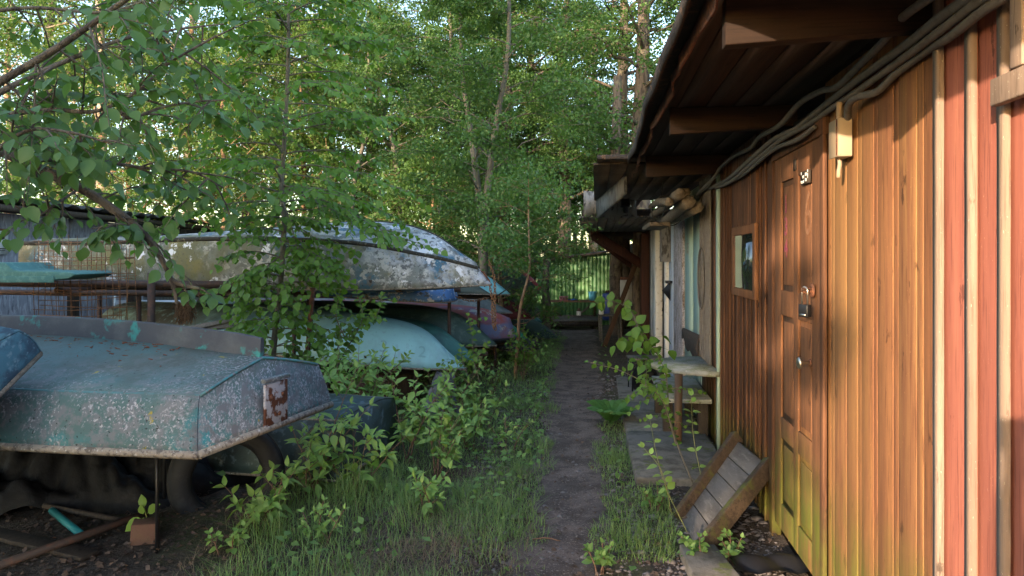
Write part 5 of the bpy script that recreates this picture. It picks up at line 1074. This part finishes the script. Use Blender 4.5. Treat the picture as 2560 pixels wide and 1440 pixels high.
for k in range(15):
    az = k*2.4; L = rs.uniform(.26,.38); s = np.linspace(0,1,15)[:,None]; P = np.array([math.cos(az),math.sin(az),0])*s*L*.75+np.array([0,0,1])*(s*L*1.25-s*s*L*.75); l.tube(P, .0018, 4, False)
    for i in range(2,14):
        T = P[min(i+1,14)]-P[i-1]; T /= np.linalg.norm(T); sd_ = np.cross(T,[0,0,1.]); w_ = .085*math.sin(math.pi*(.15+.85*i/15))+.01
        for sg in (-1,1): leaves(l, [P[i],(P[i]+P[i-1])/2], [sd_*sg+T*.35]*2, [(0,-.7,1)]*2, [w_,w_*.97], (T_FAR[0]*[.5,1,1],T_FAR[1]))
l.build('fronds', m_fern, fe)

# ---------------- grass, ground cover, litter, stones ----------------
rs = np.random.RandomState(9)
def scatter(n, wfun, y0=2.7, y1=16, x0=-3.2, x1=2.6, pw=2.2):
    Y = y0*(y1/y0)**(rs.uniform(0,1,n)**pw) if False else y0+(y1-y0)*rs.uniform(0,1,n)**pw
    X = rs.uniform(x0,x1,n); w = wfun(X,Y); k = rs.uniform(0,1,n) < w; X, Y = X[k], Y[k]; return np.stack([X,Y,gz(X,Y)],-1)
def edge(X,Y): c = .235+(Y-3.4)*.098; hw = .19+np.clip(Y-3.4,0,8)*.022+.04*np.sin(3.1*Y)+.03*np.sin(9*Y+X); return c, hw
def patch(X,Y,a=1.7,b=.5): return .5+.5*np.sin(a*3*X+1.3*Y+b)*np.sin(2.2*a*Y-1.9*X+2*b)
WX = lambda Y: 1.0006+.1156*Y
def w_grass(X,Y):
    c, hw = edge(X,Y); dl = c-hw-X; dr = X-c-hw
    left = (dl > -.08)*np.clip(1.3-dl/2.2,0,1)*(.40+.60*patch(X,Y))*((X > -1.35) | (Y > 3.8))*(X > -1.45-.1*(Y-3.4))
    right = (dr > -.03)*(dr < .42+.06*np.sin(5*Y))*(X < WX(Y)-.55)*(Y < 7)*(.35+.65*patch(X,Y,2.3))*(Y > 3.55)
    return np.clip(left*.8*np.where(Y < 3.7,.35,1)+right, 0, 1)
def blades(P, h, wd, m, name, label, kind='stuff', curve=.5):
    n = len(P); az = rs.uniform(0,6.28,n); d = np.stack([np.cos(az),np.sin(az),np.zeros(n)],-1); sd_ = np.stack([-np.sin(az),np.cos(az),np.zeros(n)],-1); ln_ = (rs.uniform(.15,1.1,n)*curve)[:,None]; h = h[:,None]
    s = [0,.4,.75,1]; wl_ = [1,.85,.5,0]; V = []
    for a, b in zip(s, wl_):
        c = P+d*ln_*h*a*a+np.array([0,0,1])*h*(a-.25*ln_*a*a)
        V += [c-sd_*wd*b, c+sd_*wd*b] if b else [c]
    V = np.stack(V,1); T = np.array([(0,1,3),(0,3,2),(2,3,5),(2,5,4),(4,5,6)]); F = T[None]+(np.arange(n)*7)[:,None,None]
    return tag(MB().add(V.reshape(-1,3), F.reshape(-1,3)).build(name, m), label, 'grass', kind=kind)
P = scatter(330000, w_grass); h = rs.uniform(.02,.085,len(P))*(.45+1.0*patch(P[:,0],P[:,1],1.1,2))*np.clip(.45+np.abs(P[:,0]-edge(P[:,0],P[:,1])[0])/.6,.5,1.1); tall = patch(P[:,0],P[:,1],2.7,1) > .8; h[tall] *= 1.7
tl = (P[:,0] < -.55) & (P[:,1] < 4.6); h[tl] *= 1.9
blades(P, h, .0019, m_grass, 'grass', 'green grass along both sides of the dirt path', curve=1.25)
P = scatter(110000, lambda X,Y: ((X > -1.0)*(X < 0.0)*(Y < 3.75)*.8+(X > -1.6)*(X < edge(X,Y)[0]-edge(X,Y)[1])*.28)*patch(X,Y,1.3,4), y1=5.2, pw=1.4)
blades(P, rs.uniform(.03,.09,len(P)), .0012, m_dry, 'dry_straw', 'dry beige straw on the ground at the bottom of the verge', curve=2.4)
# tufts
mbT = MB()
def w_cov(X,Y):
    c, hw = edge(X,Y); dl = c-hw-X
    return (dl > .0)*np.clip(1.3-dl/1.6,0,1)*(Y > 4.3)*np.clip((Y-4.0)/1.5,0,1)*patch(X,Y,.9,3)+.22*(dl > .06)*(X > -1.3)*(Y < 4.6)*patch(X,Y,1.4,1)+.10*((X > c+hw+.05) & (X < WX(Y)-.8))
P = scatter(27000, w_cov, y0=3.0, y1=17, pw=1.5); n = len(P); P = P+np.stack([np.zeros(n),np.zeros(n),rs.uniform(.02,.20,n)*np.clip(P[:,1]/7,.4,1.3)],-1)
D = rs.normal(0,1,(n,3)); D[:,2] *= .4; N_ = rs.normal(0,.45,(n,3)); N_[:,2] += 1; N_[:,1] -= .3; mb = MB(); leaves(mb, P, D, N_, rs.uniform(.025,.065,n), T_MID)
tag(mb.build('ground_cover', m_cov), 'low weeds and nettles covering the verge', 'weeds', kind='stuff')
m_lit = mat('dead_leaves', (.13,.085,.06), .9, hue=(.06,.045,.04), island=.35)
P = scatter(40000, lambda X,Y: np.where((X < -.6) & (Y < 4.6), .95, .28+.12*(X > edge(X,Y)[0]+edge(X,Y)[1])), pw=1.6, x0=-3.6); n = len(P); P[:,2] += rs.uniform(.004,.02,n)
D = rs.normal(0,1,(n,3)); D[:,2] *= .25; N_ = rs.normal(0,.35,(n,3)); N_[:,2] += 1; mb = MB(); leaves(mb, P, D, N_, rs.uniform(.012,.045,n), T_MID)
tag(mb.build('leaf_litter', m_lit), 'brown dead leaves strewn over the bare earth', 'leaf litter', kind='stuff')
ico_v = np.array([(0,0,1),(.9,0,.3),(.28,.85,.3),(-.72,.53,.3),(-.72,-.53,.3),(.28,-.85,.3),(.72,.53,-.3),(-.28,.85,-.3),(-.9,0,-.3),(-.28,-.85,-.3),(.72,-.53,-.3),(0,0,-1)])
ico_f = np.array([(0,1,2),(0,2,3),(0,3,4),(0,4,5),(0,5,1),(1,6,2),(2,7,3),(3,8,4),(4,9,5),(5,10,1),(6,7,2),(7,8,3),(8,9,4),(9,10,5),(10,6,1),(6,11,7),(7,11,8),(8,11,9),(9,11,10),(10,11,6)])
P = scatter(34000, lambda X,Y: np.where(X > edge(X,Y)[0]+.1, np.where((X > .62) & (Y < 4.4), 1, .5), .5)*(X < WX(Y)-.02)*(X > -.4), y1=10, pw=1.5, x0=-.3); n = len(P)
sz = rs.uniform(.003,.011,n)*np.where(rs.uniform(0,1,n) > .93, 3.0, 1); Vn = ico_v[None]*(sz[:,None,None]*rs.uniform(.6,1.3,(n,12,1)))*[1.2,1,.6]+P[:,None,:]
tag(MB().add(Vn.reshape(-1,3), (ico_f[None]+(np.arange(n)*12)[:,None,None]).reshape(-1,3)).build('gravel', mat('gravel_stone', (.24,.215,.21), .9, hue=(.09,.078,.08), island=.4)), 'small grey stones and gravel on and beside the path', 'gravel', kind='stuff')
o = MB().tube(catmull([ground(1330,1352)+Vector((0,0,.008)), ground(1365,1350)+Vector((0,0,.012)), ground(1400,1356)+Vector((0,0,.008))], 10), .004, 5).build('twig', m_stem); tag(o, 'small dark twig lying across the left side of the path near the bottom', 'twig')

# ---------------- unseen leaf masses behind the viewer, added and shaped to throw the shade ----------------
sv = SUNV; sh_ = Vector((sv.x, sv.y, 0)).normalized(); side = Vector((sh_.y, -sh_.x, 0))     # q axis
def back_mass(seed, n, q0, q1, d0, d1, z0, z1, ls, cl, cs):
    rs = np.random.RandomState(seed); C = np.stack([rs.uniform(q0,q1,cl), rs.uniform(d0,d1,cl), rs.uniform(z0,z1,cl)],-1); c = C[rs.randint(0,cl,n)]+rs.normal(0,cs,(n,3)); c = c[(c[:,0] < -1.12+.10*np.sin(3*c[:,2])) & (c[:,0] > q0-.6)]
    w = c[:,0:1]*np.array(side)-c[:,1:2]*np.array(sh_); w[:,2] = c[:,2]; return w
mbB = MB(); rsb = np.random.RandomState(2)
for a in ((1,150000,-8.5,-1.7,7,10,.2,10.5,.14,640,.45),(2,14000,-30,-11.7,6,12,.5,5.0,.13,160,.5)):
    w = back_mass(*a); n = len(w); leaves(mbB, w, rsb.normal(0,1,(n,3)), rsb.normal(0,1,(n,3)), a[8]*rsb.uniform(.7,1.4,n), T_FAR)
for q_, d_, z_, r_, n_ in ((-.64,8.5,3.42,.08,240),(-.80,8.2,3.30,.08,240),(-1.02,8.0,3.6,.11,260),(-1.10,8,2.75,.15,700),(-1.0,8,3.1,.08,160),(-.75,8.4,3.75,.05,60),(-1.05,8,4.2,.14,400)):  # loose leaf clumps added to dapple the door and shade the wood panel
    c = np.array([q_,d_,z_])+rsb.normal(0,r_,(n_,3)); w = c[:,0:1]*np.array(side)-c[:,1:2]*np.array(sh_); w[:,2] = c[:,2]; leaves(mbB, w, rsb.normal(0,1,(n_,3)), rsb.normal(0,1,(n_,3)), .075, T_FAR)
tag(mbB.build('unseen_shade_foliage', m_far), 'unseen wood edge behind the viewer, leaf masses added to shade boats and door', 'woodland', kind='stuff')
# ---------------- the photographer, whose shadow falls on the red boards ----------------
def skin(name, J, E, m, parent, root=0, sub=2):
    me = bpy.data.meshes.new(name); me.from_pydata([j[:3] for j in J], E, []); o = bpy.data.objects.new(name, me); COL.objects.link(o); o.parent = parent
    md = o.modifiers.new('skin', 'SKIN'); md.use_smooth_shade = True
    if not me.skin_vertices: 
        bpy.context.view_layer.objects.active = o
    for i, sv_ in enumerate(me.skin_vertices[0].data): sv_.radius = J[i][3]; sv_.use_root = (i == root)
    s_ = o.modifiers.new('sub', 'SUBSURF'); s_.levels = sub; s_.render_levels = sub
    me.materials.append(m); return o
pn = thing('person', 'person in dark clothes holding up a phone, casting the shadow on red boards', 'person', (.08,-.42,0))
J = [(0,0,.92,(.15,.11)),(0,0,1.12,(.135,.10)),(0,.01,1.32,(.165,.11)),(0,.0,1.42,(.10,.08)),(0,.02,1.50,(.055,.055)),(0,.04,1.58,(.075,.085)),(0,.05,1.66,(.078,.095)),(0,.04,1.73,(.055,.07)),
     (-.19,0,1.38,(.055,.055)),(-.27,.08,1.14,(.045,.045)),(-.15,.27,1.34,(.032,.032)),(-.09,.33,1.43,(.032,.02)),
     (.19,0,1.38,(.055,.055)),(.27,.08,1.14,(.045,.045)),(.15,.27,1.34,(.032,.032)),(.09,.33,1.43,(.032,.02)),
     (-.10,0,.86,(.095,.095)),(-.12,.02,.48,(.06,.06)),(-.13,-.03,.09,(.042,.045)),(-.14,.10,.035,(.045,.03)),
     (.10,0,.86,(.095,.095)),(.12,.02,.48,(.06,.06)),(.13,-.03,.09,(.042,.045)),(.14,.10,.035,(.045,.03))]
E = [(0,1),(1,2),(2,3),(3,4),(4,5),(5,6),(6,7),(2,8),(8,9),(9,10),(10,11),(2,12),(12,13),(13,14),(14,15),(0,16),(16,17),(17,18),(18,19),(0,20),(20,21),(21,22),(22,23)]
for sg, b in ((-1,11),(1,15)):
    for k in range(4):
        n = len(J); x = sg*(.085-.0*k); z = 1.405+.02*k
        J += [(sg*.085,.345,z,(.009,.009)),(sg*.092,.372,z+.004,(.008,.008)),(sg*.078,.388,z+.006,(.007,.007))]; E += [(b,n),(n,n+1),(n+1,n+2)]
    n = len(J); J += [(sg*.075,.335,1.455,(.010,.010)),(sg*.062,.350,1.478,(.008,.008))]; E += [(b,n),(n,n+1)]
skin('body', J, E, mat('dark_clothing', (.03,.032,.04), .9, [((.42,.25,.18), 0, 0, 1, dict(z=(1.49,1.50), zn=.0))]), pn)
mb = MB(); mb.lathe([(.0,.115),(.05,.10),(.085,.05),(.092,.0),(.085,-.05),(.06,-.08)], (0,.025,1.70), 18); mb.build('hair', mat('brown_hair',(.05,.03,.02),.8), pn, smooth=True)
ph = thing('phone', 'phone held up in both hands, its shadow topping the dark shape on red boards', 'phone', (.062,-.03,1.49))
MB().box((-.078,-.005,-.038),(.078,.004,.038)).build('phone_case', m_black, ph, bevel=.003)
MB().box((-.072,-.0065,-.034),(.072,-.0052,.034)).build('screen', m_glass, ph)
